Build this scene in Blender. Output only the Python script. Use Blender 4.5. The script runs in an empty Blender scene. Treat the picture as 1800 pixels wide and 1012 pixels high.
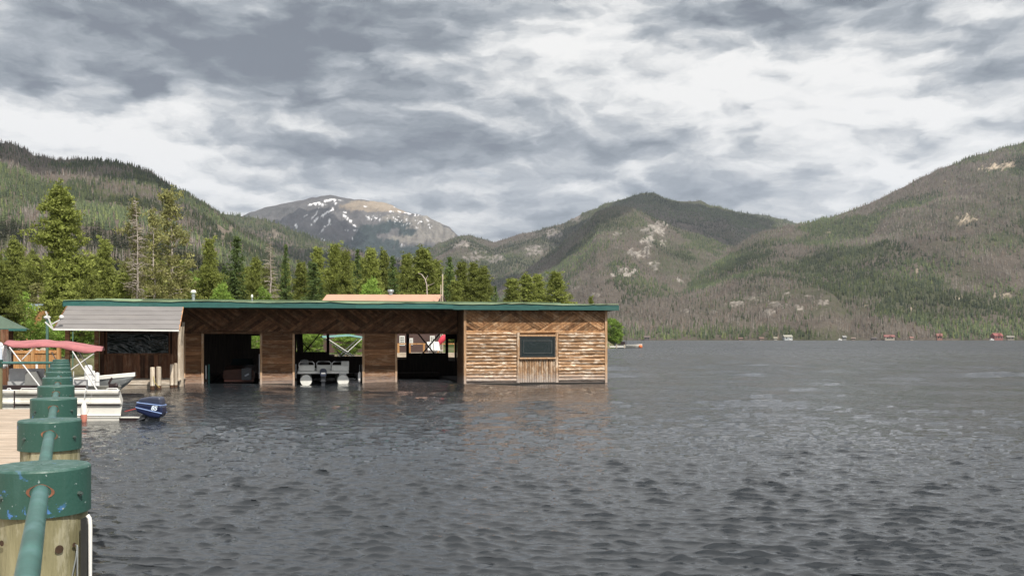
import bpy, math, random
import numpy as np
from mathutils import Vector, Matrix
R = math.radians
random.seed(7)
C = bpy.context.scene.collection
SC = bpy.context.scene

# ---------------------------------------------------------------- camera, sky, sun, exposure
F = 1650.0; U0 = 900.0; VH = 595.0; H = 2.2       # focal length in photo pixels, horizon row, eye height over the water
cd = bpy.data.cameras.new("camera"); cam = bpy.data.objects.new("camera", cd); C.objects.link(cam)
cam.location = (0, 0, H); cam.rotation_euler = (R(90), 0, 0)
cd.sensor_width = 36; cd.lens = 33.0; cd.shift_y = (VH - 506) / 1800.0
cd.clip_start = 0.05; cd.clip_end = 60000
SC.camera = cam
SC.view_settings.view_transform = 'Standard'; SC.view_settings.look = 'None'
SC.view_settings.gamma = 1; SC.view_settings.exposure = 0.22
SUN_EL, SUN_AZ = R(50), R(148)      # azimuth from +Y clockwise: behind the camera, to the right
sd = bpy.data.lights.new("sun", 'SUN'); sd.energy = 4.6; sd.angle = R(0.5); sd.color = (1, 0.93, 0.82)
sun = bpy.data.objects.new("sun", sd); C.objects.link(sun)
sv = Vector((math.sin(SUN_AZ) * math.cos(SUN_EL), math.cos(SUN_AZ) * math.cos(SUN_EL), math.sin(SUN_EL)))
sun.rotation_euler = sv.to_track_quat('Z', 'Y').to_euler()

def P(u, v, y):
    return Vector(((u - U0) / F * y, y, H + (VH - v) / F * y))

class NT:                                   # small helper for node graphs
    def __init__(s, tree): s.t = tree; s.n = tree.nodes; s.l = tree.links
    def node(s, kind, **kw):
        n = s.n.new(kind)
        for k, v in kw.items(): setattr(n, k, v)
        return n
    def put(s, sock, v):
        if hasattr(v, 'is_output') or isinstance(v, bpy.types.NodeSocket): s.l.new(v, sock)
        else:
            if sock.type == 'RGBA' and not hasattr(v, '__len__'): v = (v, v, v, 1)
            elif sock.type == 'RGBA' and len(v) == 3: v = (*v, 1)
            sock.default_value = v
    def m(s, op, a, b=None, c=None, clamp=False):
        n = s.n.new('ShaderNodeMath'); n.operation = op; n.use_clamp = clamp
        s.put(n.inputs[0], a)
        if b is not None: s.put(n.inputs[1], b)
        if c is not None: s.put(n.inputs[2], c)
        return n.outputs[0]
    def vm(s, op, a, b=None, scale=None):
        n = s.n.new('ShaderNodeVectorMath'); n.operation = op
        s.put(n.inputs[0], a)
        if b is not None: s.put(n.inputs[1], b)
        if scale is not None: s.put(n.inputs['Scale'], scale)
        return n.outputs[0]
    def noise(s, vec, scale, detail=4, rough=0.5, dist=0.0, out='Fac'):
        n = s.n.new('ShaderNodeTexNoise'); n.noise_dimensions = '3D'
        s.put(n.inputs['Vector'], vec); s.put(n.inputs['Scale'], scale); n.inputs['Detail'].default_value = detail
        n.inputs['Roughness'].default_value = rough; n.inputs['Distortion'].default_value = dist
        return n.outputs[out]
    def ramp(s, fac, stops, interp='LINEAR'):
        n = s.n.new('ShaderNodeValToRGB'); cr = n.color_ramp; cr.interpolation = interp
        while len(cr.elements) < len(stops): cr.elements.new(0.5)
        for e, (p, c) in zip(cr.elements, stops):
            e.position = p; e.color = (c, c, c, 1) if not hasattr(c, '__len__') else (*c, 1)
        s.put(n.inputs[0], fac); return n.outputs[0]
    def mix(s, fac, a, b, mode='MIX'):
        n = s.n.new('ShaderNodeMix'); n.data_type = 'RGBA'; n.blend_type = mode
        s.put(n.inputs[0], fac); s.put(n.inputs[6], a); s.put(n.inputs[7], b); return n.outputs[2]
    def xyz(s, x, y, z):
        n = s.n.new('ShaderNodeCombineXYZ'); s.put(n.inputs[0], x); s.put(n.inputs[1], y); s.put(n.inputs[2], z); return n.outputs[0]
    def sep(s, v):
        n = s.n.new('ShaderNodeSeparateXYZ'); s.put(n.inputs[0], v); return n.outputs
    def mapr(s, v, a, b, c=0, d=1, kind='LINEAR'):
        n = s.n.new('ShaderNodeMapRange'); n.interpolation_type = kind
        s.put(n.inputs[0], v)
        for i, q in enumerate((a, b, c, d)): n.inputs[i + 1].default_value = q
        return n.outputs[0]

world = bpy.data.worlds.new("World"); SC.world = world; world.use_nodes = True
w = NT(world.node_tree); w.n.clear()
def build_sky():
    tc = w.node('ShaderNodeTexCoord')
    d = tc.outputs['Generated']
    x, y, z = w.sep(d)
    az = w.m('ARCTAN2', x, y); el = w.m('ARCSINE', z)
    p = w.xyz(w.m('MULTIPLY', az, 2.9), w.m('MULTIPLY', el, 7.2), w.m('MULTIPLY', el, 1.5))
    # domain warp, then large masses, billows and fine torn edges
    wn = w.node('ShaderNodeTexNoise'); w.put(wn.inputs['Vector'], p); wn.inputs['Scale'].default_value = 1.7
    wn.inputs['Detail'].default_value = 5; wn.inputs['Roughness'].default_value = 0.62
    wr, wg, wb = w.sep(wn.outputs['Color'])
    wv = w.xyz(w.m('MULTIPLY', w.m('SUBTRACT', wr, 0.5), 0.55), w.m('MULTIPLY', w.m('SUBTRACT', wg, 0.5), 0.45), 0.0)
    pw = w.vm('ADD', p, wv)
    big = w.noise(p, 1.1, 3, 0.5, 0.3)
    def field(q):
        f = w.noise(q, 2.6, 7, 0.60, 0.0)
        v = w.node('ShaderNodeTexVoronoi'); v.feature = 'SMOOTH_F1'; w.put(v.inputs['Vector'], q); v.inputs['Scale'].default_value = 4.6
        v.inputs['Smoothness'].default_value = 0.35; v.inputs['Detail'].default_value = 1.0; v.inputs['Roughness'].default_value = 0.55
        puff = w.m('SUBTRACT', 0.62, v.outputs['Distance'])
        return w.m('MULTIPLY_ADD', puff, 0.30, f)
    f1 = field(pw)
    f2 = field(w.vm('ADD', pw, (0.030, 0.075, 0.0)))
    azw = w.m('ADD', az, w.m('MULTIPLY', w.m('SUBTRACT', wr, 0.5), 0.20))
    elw = w.m('ADD', el, w.m('MULTIPLY', w.m('SUBTRACT', wg, 0.5), 0.095))
    dens = w.m('MULTIPLY_ADD', w.m('SUBTRACT', f1, 0.53), 1.05, 0.475)
    dens = w.m('ADD', dens, w.m('MULTIPLY', w.m('SUBTRACT', big, 0.5), 0.35))
    for (u, v, su, sv_, a) in BLOBS:
        t = (u - U0) / F; a0 = math.atan(t); e0 = math.atan((VH - v) / F * math.cos(a0))
        qa = w.m('MULTIPLY', w.m('SUBTRACT', azw, a0), F / su)
        qe = w.m('MULTIPLY', w.m('SUBTRACT', elw, e0), F / sv_)
        r2 = w.m('MULTIPLY_ADD', qa, qa, w.m('MULTIPLY', qe, qe))
        g = w.m('MULTIPLY', w.m('EXPONENT', w.m('MULTIPLY', r2, -1.0)), a)
        dens = w.m('MULTIPLY_ADD', g, 1.1, dens)
    dens = w.m('ADD', dens, w.mapr(el, 0.35, 0.55, 0.0, -0.50))  # unseen sky overhead made brighter, added to lift water and ambient light
    relief = w.m('MULTIPLY', w.m('SUBTRACT', f1, f2), 2.0)
    shade = w.m('SUBTRACT', dens, relief, clamp=True)
    col = w.ramp(shade, [(0.0, (.86, .85, .83)), (0.16, (0.76, 0.76, 0.75)), (0.30, (0.60, 0.61, 0.615)), (0.44, (0.445, 0.468, 0.490)), (0.60, (0.325, 0.353, 0.385)),
                         (0.80, (0.222, 0.249, 0.280)), (1.0, (0.16, 0.18, 0.213))])
    sky = w.node('ShaderNodeTexSky'); sky.sky_type = 'NISHITA'; sky.sun_disc = False
    sky.sun_elevation = SUN_EL; sky.sun_rotation = SUN_AZ
    bg1 = w.node('ShaderNodeBackground'); w.put(bg1.inputs[0], sky.outputs[0]); bg1.inputs[1].default_value = 0.08
    bg2 = w.node('ShaderNodeBackground'); w.put(bg2.inputs[0], col); bg2.inputs[1].default_value = 1.0
    gap = w.noise(p, 2.3, 5, 0.55, 0.4)
    cover = w.m('MAXIMUM', w.mapr(gap, 0.27, 0.33, 0.30, 1.0), w.mapr(shade, 0.25, 0.45, 0.0, 1.0))
    ms = w.node('ShaderNodeMixShader'); w.put(ms.inputs[0], cover); w.l.new(bg1.outputs[0], ms.inputs[1]); w.l.new(bg2.outputs[0], ms.inputs[2])
    o = w.node('ShaderNodeOutputWorld'); w.l.new(ms.outputs[0], o.inputs[0])
BLOBS = [(150, 60, 330, 62, .34), (560, 90, 260, 75, .34), (700, 165, 150, 28, .30), (480, 5, 420, 40, .15), (330, 120, 120, 50, .12), (240, 172, 34, 22, .55), (75, 140, 50, 20, .3),
         (620, 262, 170, 26, .38), (880, 255, 230, 36, .32), (1120, 250, 150, 22, .2), (1320, 8, 380, 26, .42), (1180, 75, 190, 32, .22), (1745, 115, 90, 55, .34),
         (880, 385, 150, 42, .20), (1340, 335, 170, 32, .22), (640, 310, 120, 20, .15),
         (1010, 80, 130, 60, -.45), (1330, 110, 120, 30, -.22), (1560, 170, 200, 50, -.25), (180, 240, 200, 40, -.2), (90, 215, 190, 48, -.30), (330, 320, 230, 55, -.22), (1350, 205, 300, 40, -.22), (1560, 300, 240, 45, -.34),
         (1520, 90, 190, 50, -.18), (800, 200, 200, 20, -.20), (1250, 140, 160, 30, -.2), (445, 22, 22, 14, -.3), (760, 330, 200, 20, -.15)]
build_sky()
world.cycles.sampling_method = 'MANUAL'; world.cycles.sample_map_resolution = 512
SC.cycles.max_bounces = 6; SC.cycles.diffuse_bounces = 3; SC.cycles.glossy_bounces = 3; SC.cycles.transparent_max_bounces = 8
SC.cycles.volume_bounces = 0

# ---------------------------------------------------------------- naming and object helpers
def tag(o, label=None, cat=None, group=None, kind=None):
    if label: o['label'] = label
    if cat: o['category'] = cat
    if group: o['group'] = group
    if kind: o['kind'] = kind
    return o
def thing(name, label, cat, loc=(0, 0, 0), rz=0.0, group=None, rot=None):
    o = bpy.data.objects.new(name, None); C.objects.link(o); o.empty_display_size = 0.3
    o.location = loc; o.rotation_euler = rot if rot else (0, 0, rz)
    return tag(o, label, cat, group)
def link(name, me, parent=None):
    o = bpy.data.objects.new(name, me); C.objects.link(o)
    if parent is not None: o.parent = parent
    return o
def copy_tree(o, parent=None):
    c = o.copy(); C.objects.link(c); c.parent = parent
    for ch in list(o.children): copy_tree(ch, c)
    return c

def split_build(self, name, mat, parent=None, bevel=0.0):
    """one object per separate piece of the collector"""
    par = list(range(len(self.v)))
    def find(i):
        while par[i] != i: par[i] = par[par[i]]; i = par[i]
        return i
    key = {}
    for i, q in enumerate(self.v):
        k = (round(q[0], 5), round(q[1], 5), round(q[2], 5))
        if k in key: par[find(i)] = find(key[k])
        else: key[k] = i
    for f in self.f:
        for i in f[1:]: par[find(i)] = find(f[0])
    groups = {}
    for f, t, sm in zip(self.f, self.t, self.sm): groups.setdefault(find(f[0]), []).append((f, t, sm))
    out = []
    for g in groups.values():
        m = MB(); ids = sorted({i for f, _, _ in g for i in f}); mp_ = {a: b for b, a in enumerate(ids)}
        m.v = [self.v[i] for i in ids]; m.f = [[mp_[i] for i in f] for f, _, _ in g]; m.t = [t for _, t, _ in g]; m.sm = [q for _, _, q in g]
        out.append(m.build(name, mat, parent, bevel))
    return out
class MB:                                   # mesh collector with a per-face tint
    def __init__(s): s.v = []; s.f = []; s.t = []; s.sm = []
    def add(s, vs, fs, tint=1.0, smooth=False):
        b = len(s.v); s.v += [tuple(q) for q in vs]
        for f in fs: s.f.append([b + i for i in f]); s.t.append(tint); s.sm.append(smooth)
    def box(s, x0, x1, y0, y1, z0, z1, tint=1.0):
        v = [(x0,y0,z0),(x1,y0,z0),(x1,y1,z0),(x0,y1,z0),(x0,y0,z1),(x1,y0,z1),(x1,y1,z1),(x0,y1,z1)]
        s.add(v, [(0,3,2,1),(4,5,6,7),(0,1,5,4),(1,2,6,5),(2,3,7,6),(3,0,4,7)], tint)
    def bar(s, a, b, w_, h_, tint=1.0, up=(0, 0, 1)):
        a = Vector(a); b = Vector(b); d = (b - a).normalized(); up = Vector(up)
        if abs(d.dot(up)) > 0.98: up = Vector((0, 1, 0))
        sx = d.cross(up).normalized() * w_ / 2; sz = sx.cross(d).normalized() * h_ / 2
        v = [a - sx - sz, a + sx - sz, a + sx + sz, a - sx + sz, b - sx - sz, b + sx - sz, b + sx + sz, b - sx + sz]
        s.add(v, [(0,1,2,3),(7,6,5,4),(0,4,5,1),(1,5,6,2),(2,6,7,3),(3,7,4,0)], tint)
    def tube(s, pts, r, n=8, tint=1.0, caps=True, smooth=True):
        pts = [Vector(p) for p in pts]; rs = r if hasattr(r, '__len__') else [r] * len(pts)
        vs = []; ref = None
        for i, p in enumerate(pts):
            d = (pts[min(i + 1, len(pts) - 1)] - pts[max(i - 1, 0)]).normalized()
            if ref is None: ref = Vector((0, 0, 1)) if abs(d.z) < .9 else Vector((1, 0, 0))
            a = d.cross(ref).normalized(); b = d.cross(a).normalized(); ref = -b if False else ref
            for k in range(n):
                t = 2 * math.pi * k / n; vs.append(p + (a * math.cos(t) + b * math.sin(t)) * rs[i])
        fs = []
        for i in range(len(pts) - 1):
            for k in range(n):
                k2 = (k + 1) % n; fs.append((i*n+k, i*n+k2, (i+1)*n+k2, (i+1)*n+k))
        s.add(vs, fs, tint, smooth)
        if caps:
            s.add(vs[:n], [tuple(range(n))[::-1]], tint); s.add(vs[-n:], [tuple(range(n))], tint)
    def lathe(s, prof, c=(0, 0, 0), n=24, tint=1.0, smooth=True, sx=1, sy=1):
        vs = []; fs = []; m = len(prof)
        for k in range(n):
            t = 2 * math.pi * k / n
            for (r, z) in prof: vs.append((c[0] + r * math.cos(t) * sx, c[1] + r * math.sin(t) * sy, c[2] + z))
        for k in range(n):
            k2 = (k + 1) % n
            for j in range(m - 1): fs.append((k*m+j, k2*m+j, k2*m+j+1, k*m+j+1))
        s.add(vs, fs, tint, smooth)
    def ball(s, c, r, n=10, tint=1.0, sz=1.0, sx=1, sy=1):
        prof = [(max(r * math.cos(a), 0.0005), r * math.sin(a) * sz) for a in [R(-90 + 180 * i / 7) for i in range(8)]]
        s.lathe(prof, c, n, tint, True, sx, sy)
    def prism(s, poly, axis, a, b, tint=1.0):   # poly in the two other axes, extruded from a to b along axis
        def mk(p, q):
            if axis == 'x': return (q, p[0], p[1])
            if axis == 'y': return (p[0], q, p[1])
            return (p[0], p[1], q)
        n = len(poly); vs = [mk(p, a) for p in poly] + [mk(p, b) for p in poly]
        fs = [tuple(range(n)), tuple(range(2*n - 1, n - 1, -1))] + [(i, i + n, (i+1) % n + n, (i+1) % n) for i in range(n)]
        s.add(vs, fs, tint)
    def loft(s, rings, tint=1.0, smooth=True, closed=False, cap=True):
        n = len(rings[0]); vs = [q for r_ in rings for q in r_]; fs = []
        for i in range(len(rings) - 1):
            for k in range(n if closed else n - 1):
                k2 = (k + 1) % n; fs.append((i*n+k, (i+1)*n+k, (i+1)*n+k2, i*n+k2))
        s.add(vs, fs, tint, smooth)
        if cap and closed:
            s.add(rings[0], [tuple(range(n))], tint); s.add(rings[-1], [tuple(range(n))[::-1]], tint)
    def build(s, name, mat, parent=None, bevel=0.0):
        me = bpy.data.meshes.new(name); me.from_pydata(s.v, [], s.f); me.update()
        if mat: me.materials.append(mat)
        at = me.attributes.new('tint', 'FLOAT', 'FACE'); at.data.foreach_set('value', np.array(s.t, dtype=np.float32))
        me.polygons.foreach_set('use_smooth', np.array(s.sm, dtype=bool))
        o = link(name, me, parent)
        if bevel:
            md = o.modifiers.new('bevel', 'BEVEL'); md.width = bevel; md.segments = 2; md.limit_method = 'ANGLE'
        return o

def np_mesh(name, verts, tris, mat, cols=None, parent=None, smooth=False, nper=3):
    me = bpy.data.meshes.new(name); nv = len(verts); nf = len(tris)
    me.vertices.add(nv); me.vertices.foreach_set('co', np.ascontiguousarray(verts, dtype=np.float32).ravel())
    me.loops.add(nf * nper); me.loops.foreach_set('vertex_index', np.ascontiguousarray(tris, dtype=np.int32).ravel())
    me.polygons.add(nf); me.polygons.foreach_set('loop_start', np.arange(0, nf * nper, nper, dtype=np.int32))
    me.update(calc_edges=True)
    if smooth: me.polygons.foreach_set('use_smooth', np.ones(nf, dtype=bool))
    if cols is not None:
        ca = me.color_attributes.new('Col', 'FLOAT_COLOR', 'POINT')
        c4 = np.ones((nv, 4), dtype=np.float32); c4[:, :3] = cols; ca.data.foreach_set('color', c4.ravel())
    at = me.attributes.new('tint', 'FLOAT', 'POINT'); at.data.foreach_set('value', np.ones(nv, dtype=np.float32))
    me.materials.append(mat)
    return me if parent == 'mesh' else link(name, me, parent)

# ---------------------------------------------------------------- noise for terrain
def _h(ix, iy, s):
    n = (ix.astype(np.int64) * 374761393 + iy.astype(np.int64) * 668265263 + s * 982451653) & 0x7fffffff
    n = ((n ^ (n >> 13)) * 1274126177) & 0x7fffffff
    return ((n ^ (n >> 16)) & 0xffff) / 65535.0
def vnoise(x, y, s=0):
    ix = np.floor(x); iy = np.floor(y); fx = x - ix; fy = y - iy
    fx = fx*fx*fx*(fx*(fx*6-15)+10); fy = fy*fy*fy*(fy*(fy*6-15)+10)
    a = _h(ix, iy, s); b = _h(ix+1, iy, s); c = _h(ix, iy+1, s); d = _h(ix+1, iy+1, s)
    return (a*(1-fx)+b*fx)*(1-fy) + (c*(1-fx)+d*fx)*fy
def fbm(x, y, s=0, o=5, g=0.5):
    r = 0; a = 1; t = 0
    for i in range(o):
        r = r + a * vnoise(x * 2**i + 17.3*i, y * 2**i - 9.1*i, s + i); t += a; a *= g
    return r / t

# ---------------------------------------------------------------- materials
def new_mat(name):
    m = bpy.data.materials.new(name); m.use_nodes = True; t = NT(m.node_tree); t.n.clear()
    b = t.node('ShaderNodeBsdfPrincipled'); o = t.node('ShaderNodeOutputMaterial'); t.l.new(b.outputs[0], o.inputs[0])
    return m, t, b, o
def tint_of(t): return t.node('ShaderNodeAttribute', attribute_name='tint').outputs['Fac']
def mat_plain(name, col, rough=0.6, var=0.15, scale=6.0, metal=0.0, bump=0.0, dirt=None, stretch=None, spec=0.5):
    m, t, b, o = new_mat(name)
    co = t.node('ShaderNodeTexCoord').outputs['Object']
    if stretch: co = t.vm('MULTIPLY', co, stretch)
    n = t.noise(co, scale, 5, 0.6)
    c = t.mix(t.mapr(n, 0.3, 0.7, 0, 1), tuple(q * (1 - var) for q in col), tuple(min(q * (1 + var), 1) for q in col))
    if dirt:
        dn = t.noise(co, scale * 0.35, 6, 0.7)
        c = t.mix(t.mapr(dn, 0.52, 0.68, 0, 0.75), c, dirt)
    c = t.mix(1.0, c, tint_of(t), 'MULTIPLY')
    t.put(b.inputs['Base Color'], c); b.inputs['Roughness'].default_value = rough; b.inputs['Metallic'].default_value = metal
    b.inputs['Specular IOR Level'].default_value = spec
    if bump:
        bn = t.node('ShaderNodeBump'); bn.inputs['Distance'].default_value = bump; t.put(bn.inputs['Height'], t.noise(co, scale * 3, 5, 0.6))
        t.l.new(bn.outputs[0], b.inputs['Normal'])
    return m
def mat_wood(name, dark, light, pale, axis='x', pale_amt=0.5, weather=0.0, rough=0.75, sc=1.0, grain=9.0):
    """streaky wood: dark/light grain along axis, patches of pale bare wood, washed-out foot near the water"""
    m, t, b, o = new_mat(name)
    co = t.node('ShaderNodeTexCoord').outputs['Object']
    st = {'x': (0.7, grain, grain), 'y': (grain, 0.7, grain), 'z': (grain, grain, 0.7), 'n': (3, 3, 3)}[axis]
    g = t.noise(t.vm('MULTIPLY', co, tuple(q * sc for q in st)), 1.5, 6, 0.65)
    c = t.mix(t.mapr(g, 0.32, 0.68, 0, 1), dark, light)
    pst = {'x': (1.2, 4, 5), 'y': (4, 1.2, 5), 'z': (5, 4, 1.2), 'n': (2, 2, 2)}[axis]
    pn = t.noise(t.vm('MULTIPLY', co, tuple(q * sc for q in pst)), 1.3, 7, 0.72)
    c = t.mix(t.mapr(pn, 0.51, 0.57, 0, pale_amt), c, pale)
    kn = t.noise(t.vm('MULTIPLY', co, tuple(q * sc * 1.7 for q in st)), 3.0, 3, 0.5)
    c = t.mix(t.mapr(kn, 0.30, 0.38, 0.6, 0.0), c, tuple(q * 0.25 for q in dark))
    c = t.mix(1.0, c, tint_of(t), 'MULTIPLY')
    if weather:
        z = t.sep(co)[2]; wn = t.noise(t.vm('MULTIPLY', co, (2, 2, 6)), 2.0, 5, 0.7)
        wz = t.m('SUBTRACT', t.m('ADD', z, 0.0), t.m('MULTIPLY', wn, 1.1))
        c = t.mix(t.mapr(wz, -0.45, 0.05, weather, 0.0), c, (0.42, 0.38, 0.36))
    t.put(b.inputs['Base Color'], c); b.inputs['Roughness'].default_value = rough; b.inputs['Specular IOR Level'].default_value = 0.25
    bn = t.node('ShaderNodeBump'); bn.inputs['Distance'].default_value = 0.02; t.put(bn.inputs['Height'], g); t.l.new(bn.outputs[0], b.inputs['Normal'])
    return m
def mat_leaf(name, col, trans=0.3, rough=0.7):
    m, t, b, o = new_mat(name)
    at = t.node('ShaderNodeAttribute', attribute_name='Col').outputs['Color']
    oi = t.node('ShaderNodeObjectInfo').outputs['Random']
    c = t.mix(1.0, at, t.mix(oi, tuple(q * 0.8 for q in col), tuple(q * 1.2 for q in col)), 'MULTIPLY')
    t.put(b.inputs['Base Color'], c); b.inputs['Roughness'].default_value = rough; b.inputs['Specular IOR Level'].default_value = 0.2
    tr = t.node('ShaderNodeBsdfTranslucent'); t.put(tr.inputs[0], c)
    ms = t.node('ShaderNodeMixShader'); ms.inputs[0].default_value = trans
    t.l.new(b.outputs[0], ms.inputs[1]); t.l.new(tr.outputs[0], ms.inputs[2]); t.l.new(ms.outputs[0], o.inputs[0])
    return m
def mat_attr(name, rough=0.9, bump=None, var=None):
    m, t, b, o = new_mat(name)
    c = t.node('ShaderNodeAttribute', attribute_name='Col').outputs['Color']
    co = t.node('ShaderNodeTexCoord').outputs['Object']
    if var:
        n = t.noise(co, var[0], 6, 0.65); c = t.mix(1.0, c, t.mapr(n, 0.3, 0.7, 1 - var[1], 1 + var[1]), 'MULTIPLY')
    if bump:
        bn = t.node('ShaderNodeBump'); bn.inputs['Distance'].default_value = bump[1]; t.put(bn.inputs['Height'], t.noise(co, bump[0], 7, 0.7))
        t.l.new(bn.outputs[0], b.inputs['Normal'])
    t.put(b.inputs['Base Color'], c); b.inputs['Roughness'].default_value = rough; b.inputs['Specular IOR Level'].default_value = 0.15
    return m
# ---------------------------------------------------------------- water
def build_water():
    m, t, b, o = new_mat("lake_water")
    geo = t.node('ShaderNodeNewGeometry').outputs['Position']
    far = t.node('ShaderNodeAttribute', attribute_name='far').outputs['Fac']
    b.inputs['Base Color'].default_value = (0.019, 0.023, 0.028, 1); b.inputs['Roughness'].default_value = 0.03
    b.inputs['IOR'].default_value = 1.5; b.inputs['Specular IOR Level'].default_value = 0.5
    n1 = t.noise(t.vm('MULTIPLY', geo, (1.0, 1.7, 1.0)), 3.4, 3, 0.55, 0.5)       # wavelets
    n2 = t.noise(t.vm('MULTIPLY', geo, (1.0, 1.5, 1.0)), 7.5, 4, 0.6, 0.5)        # fine ripples
    dist = t.vm('MULTIPLY', geo, (1, 1, 0)); dl = t.node('ShaderNodeVectorMath', operation='LENGTH'); t.l.new(dist, dl.inputs[0])
    t.put(b.inputs['Roughness'], t.mapr(dl.outputs['Value'], 15, 260, 0.02, 0.26))
    n3 = t.noise(t.vm('MULTIPLY', geo, (0.012, 0.05, 1.0)), 1.0, 4, 0.6)          # gust patches
    gust = t.mapr(n3, 0.3, 0.7, 0.7, 1.25)
    n4 = t.noise(t.vm('MULTIPLY', geo, (1.3, 0.22, 1.0)), 1.0, 4, 0.7)
    n5 = t.noise(t.vm('MULTIPLY', geo, (0.10, 0.030, 1.0)), 1.0, 3, 0.6)
    rbase = t.mapr(dl.outputs['Value'], 15, 220, 0.02, 0.38)
    t.put(b.inputs['Roughness'], t.m('MULTIPLY', rbase, t.m('MULTIPLY', t.mapr(n4, .35, .65, .25, 1.7), t.mapr(n5, .3, .7, .7, 1.25))))
    n1 = t.m('ADD', n1, t.m('MULTIPLY', n4, t.mapr(dl.outputs['Value'], 22, 110, 0.0, 7.0)))
    h = t.m('ADD', t.m('MULTIPLY', t.m('MULTIPLY', n1, far), 0.050), t.m('MULTIPLY', n2, 0.006))
    bn = t.node('ShaderNodeBump'); t.put(bn.inputs['Height'], t.m('MULTIPLY', h, gust)); bn.inputs['Distance'].default_value = 1.0
    bn.inputs['Strength'].default_value = 1.0
    t.l.new(bn.outputs[0], b.inputs['Normal'])
    # rows close together near the eye, wider farther out; only real waves in metres
    vs = np.concatenate([np.arange(1110, 612, -0.85), [611, 609, 607, 605, 603, 601, 600, 599.2, 598.5, 598, 597.5, 597, 596.4, 595.9]])
    ys = H * F / (vs - VH)
    ks = np.concatenate([[-30, -8, -3, -1.6, -1.0, -0.8], np.arange(-0.72, 0.6401, 0.00082), [0.72, 0.9, 1.3, 2.5, 8, 30]])
    Y, K = np.meshgrid(ys, ks, indexing='ij'); X = K * Y
    dy = np.abs(np.gradient(ys))[:, None] * np.ones_like(X)
    rng = np.random.default_rng(4)
    dz = np.zeros_like(X); dx = np.zeros_like(X); dyy = np.zeros_like(X)
    inside = (np.clip((0.76 - np.abs(K)) / 0.1, 0, 1)) * np.clip((420 - Y) / 250, 0, 1)
    for grp, (N, l0, l1, sl) in enumerate([(130, 0.10, 0.40, 0.0350), (45, 0.36, 1.1, 0.0190), (60, 1.0, 9.0, 0.0150)]):
        for i in range(N):
            lam = math.exp(rng.uniform(math.log(l0), math.log(l1))); k = 2 * math.pi / lam
            th = R(-102) + rng.normal(0, R(23)); a = sl / k * rng.uniform(0.5, 1.5)
            kx, ky = k * math.cos(th), k * math.sin(th)
            fade = np.clip((lam / dy - 1.8) / 2.0, 0, 1)
            if grp == 2: fade = fade * np.clip((Y - 16) / 40, 0.0, 1)
            elif grp: fade = fade * np.clip((Y - 3) / 22, 0.25, 1)
            ph = kx * X + ky * Y + rng.uniform(0, 6.283)
            c = a * fade; dz += c * np.cos(ph); sn = c * np.sin(ph) * 1.35
            dx -= sn * kx / k; dyy -= sn * ky / k
    # calmer and rougher patches
    patch = 0.55 + 1.0 * fbm(X * 0.13 + 3, Y * 0.22, 5, 4)
    V = np.stack([X + dx * inside * patch, Y + dyy * inside * patch, dz * inside * patch], -1)
    ni, nj = X.shape; idx = np.arange(ni * nj).reshape(ni, nj)
    q = np.stack([idx[:-1, :-1], idx[:-1, 1:], idx[1:, 1:], idx[1:, :-1]], -1).reshape(-1, 4)
    V = V.reshape(-1, 3); nb = len(V)
    y0 = ys[0]
    extra = np.array([(-9000, -3000, 0), (9000, -3000, 0), (9000, y0, 0), (-9000, y0, 0)])
    V = np.concatenate([V, extra]); q = np.concatenate([q, [[nb, nb+1, nb+2, nb+3]]])
    ob = np_mesh("lake_water", V, q, m, nper=4, smooth=True)
    at = ob.data.attributes.new('far', 'FLOAT', 'POINT')
    fr = np.clip((Y - 7) / 14, 0.0, 1) * 0.9 + 0.1
    fr = np.concatenate([fr.ravel(), np.ones(4)]).astype(np.float32); at.data.foreach_set('value', fr)
    tag(ob, kind='structure', label='dark rippled lake water'); ob.name = 'water'
build_water()

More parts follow.
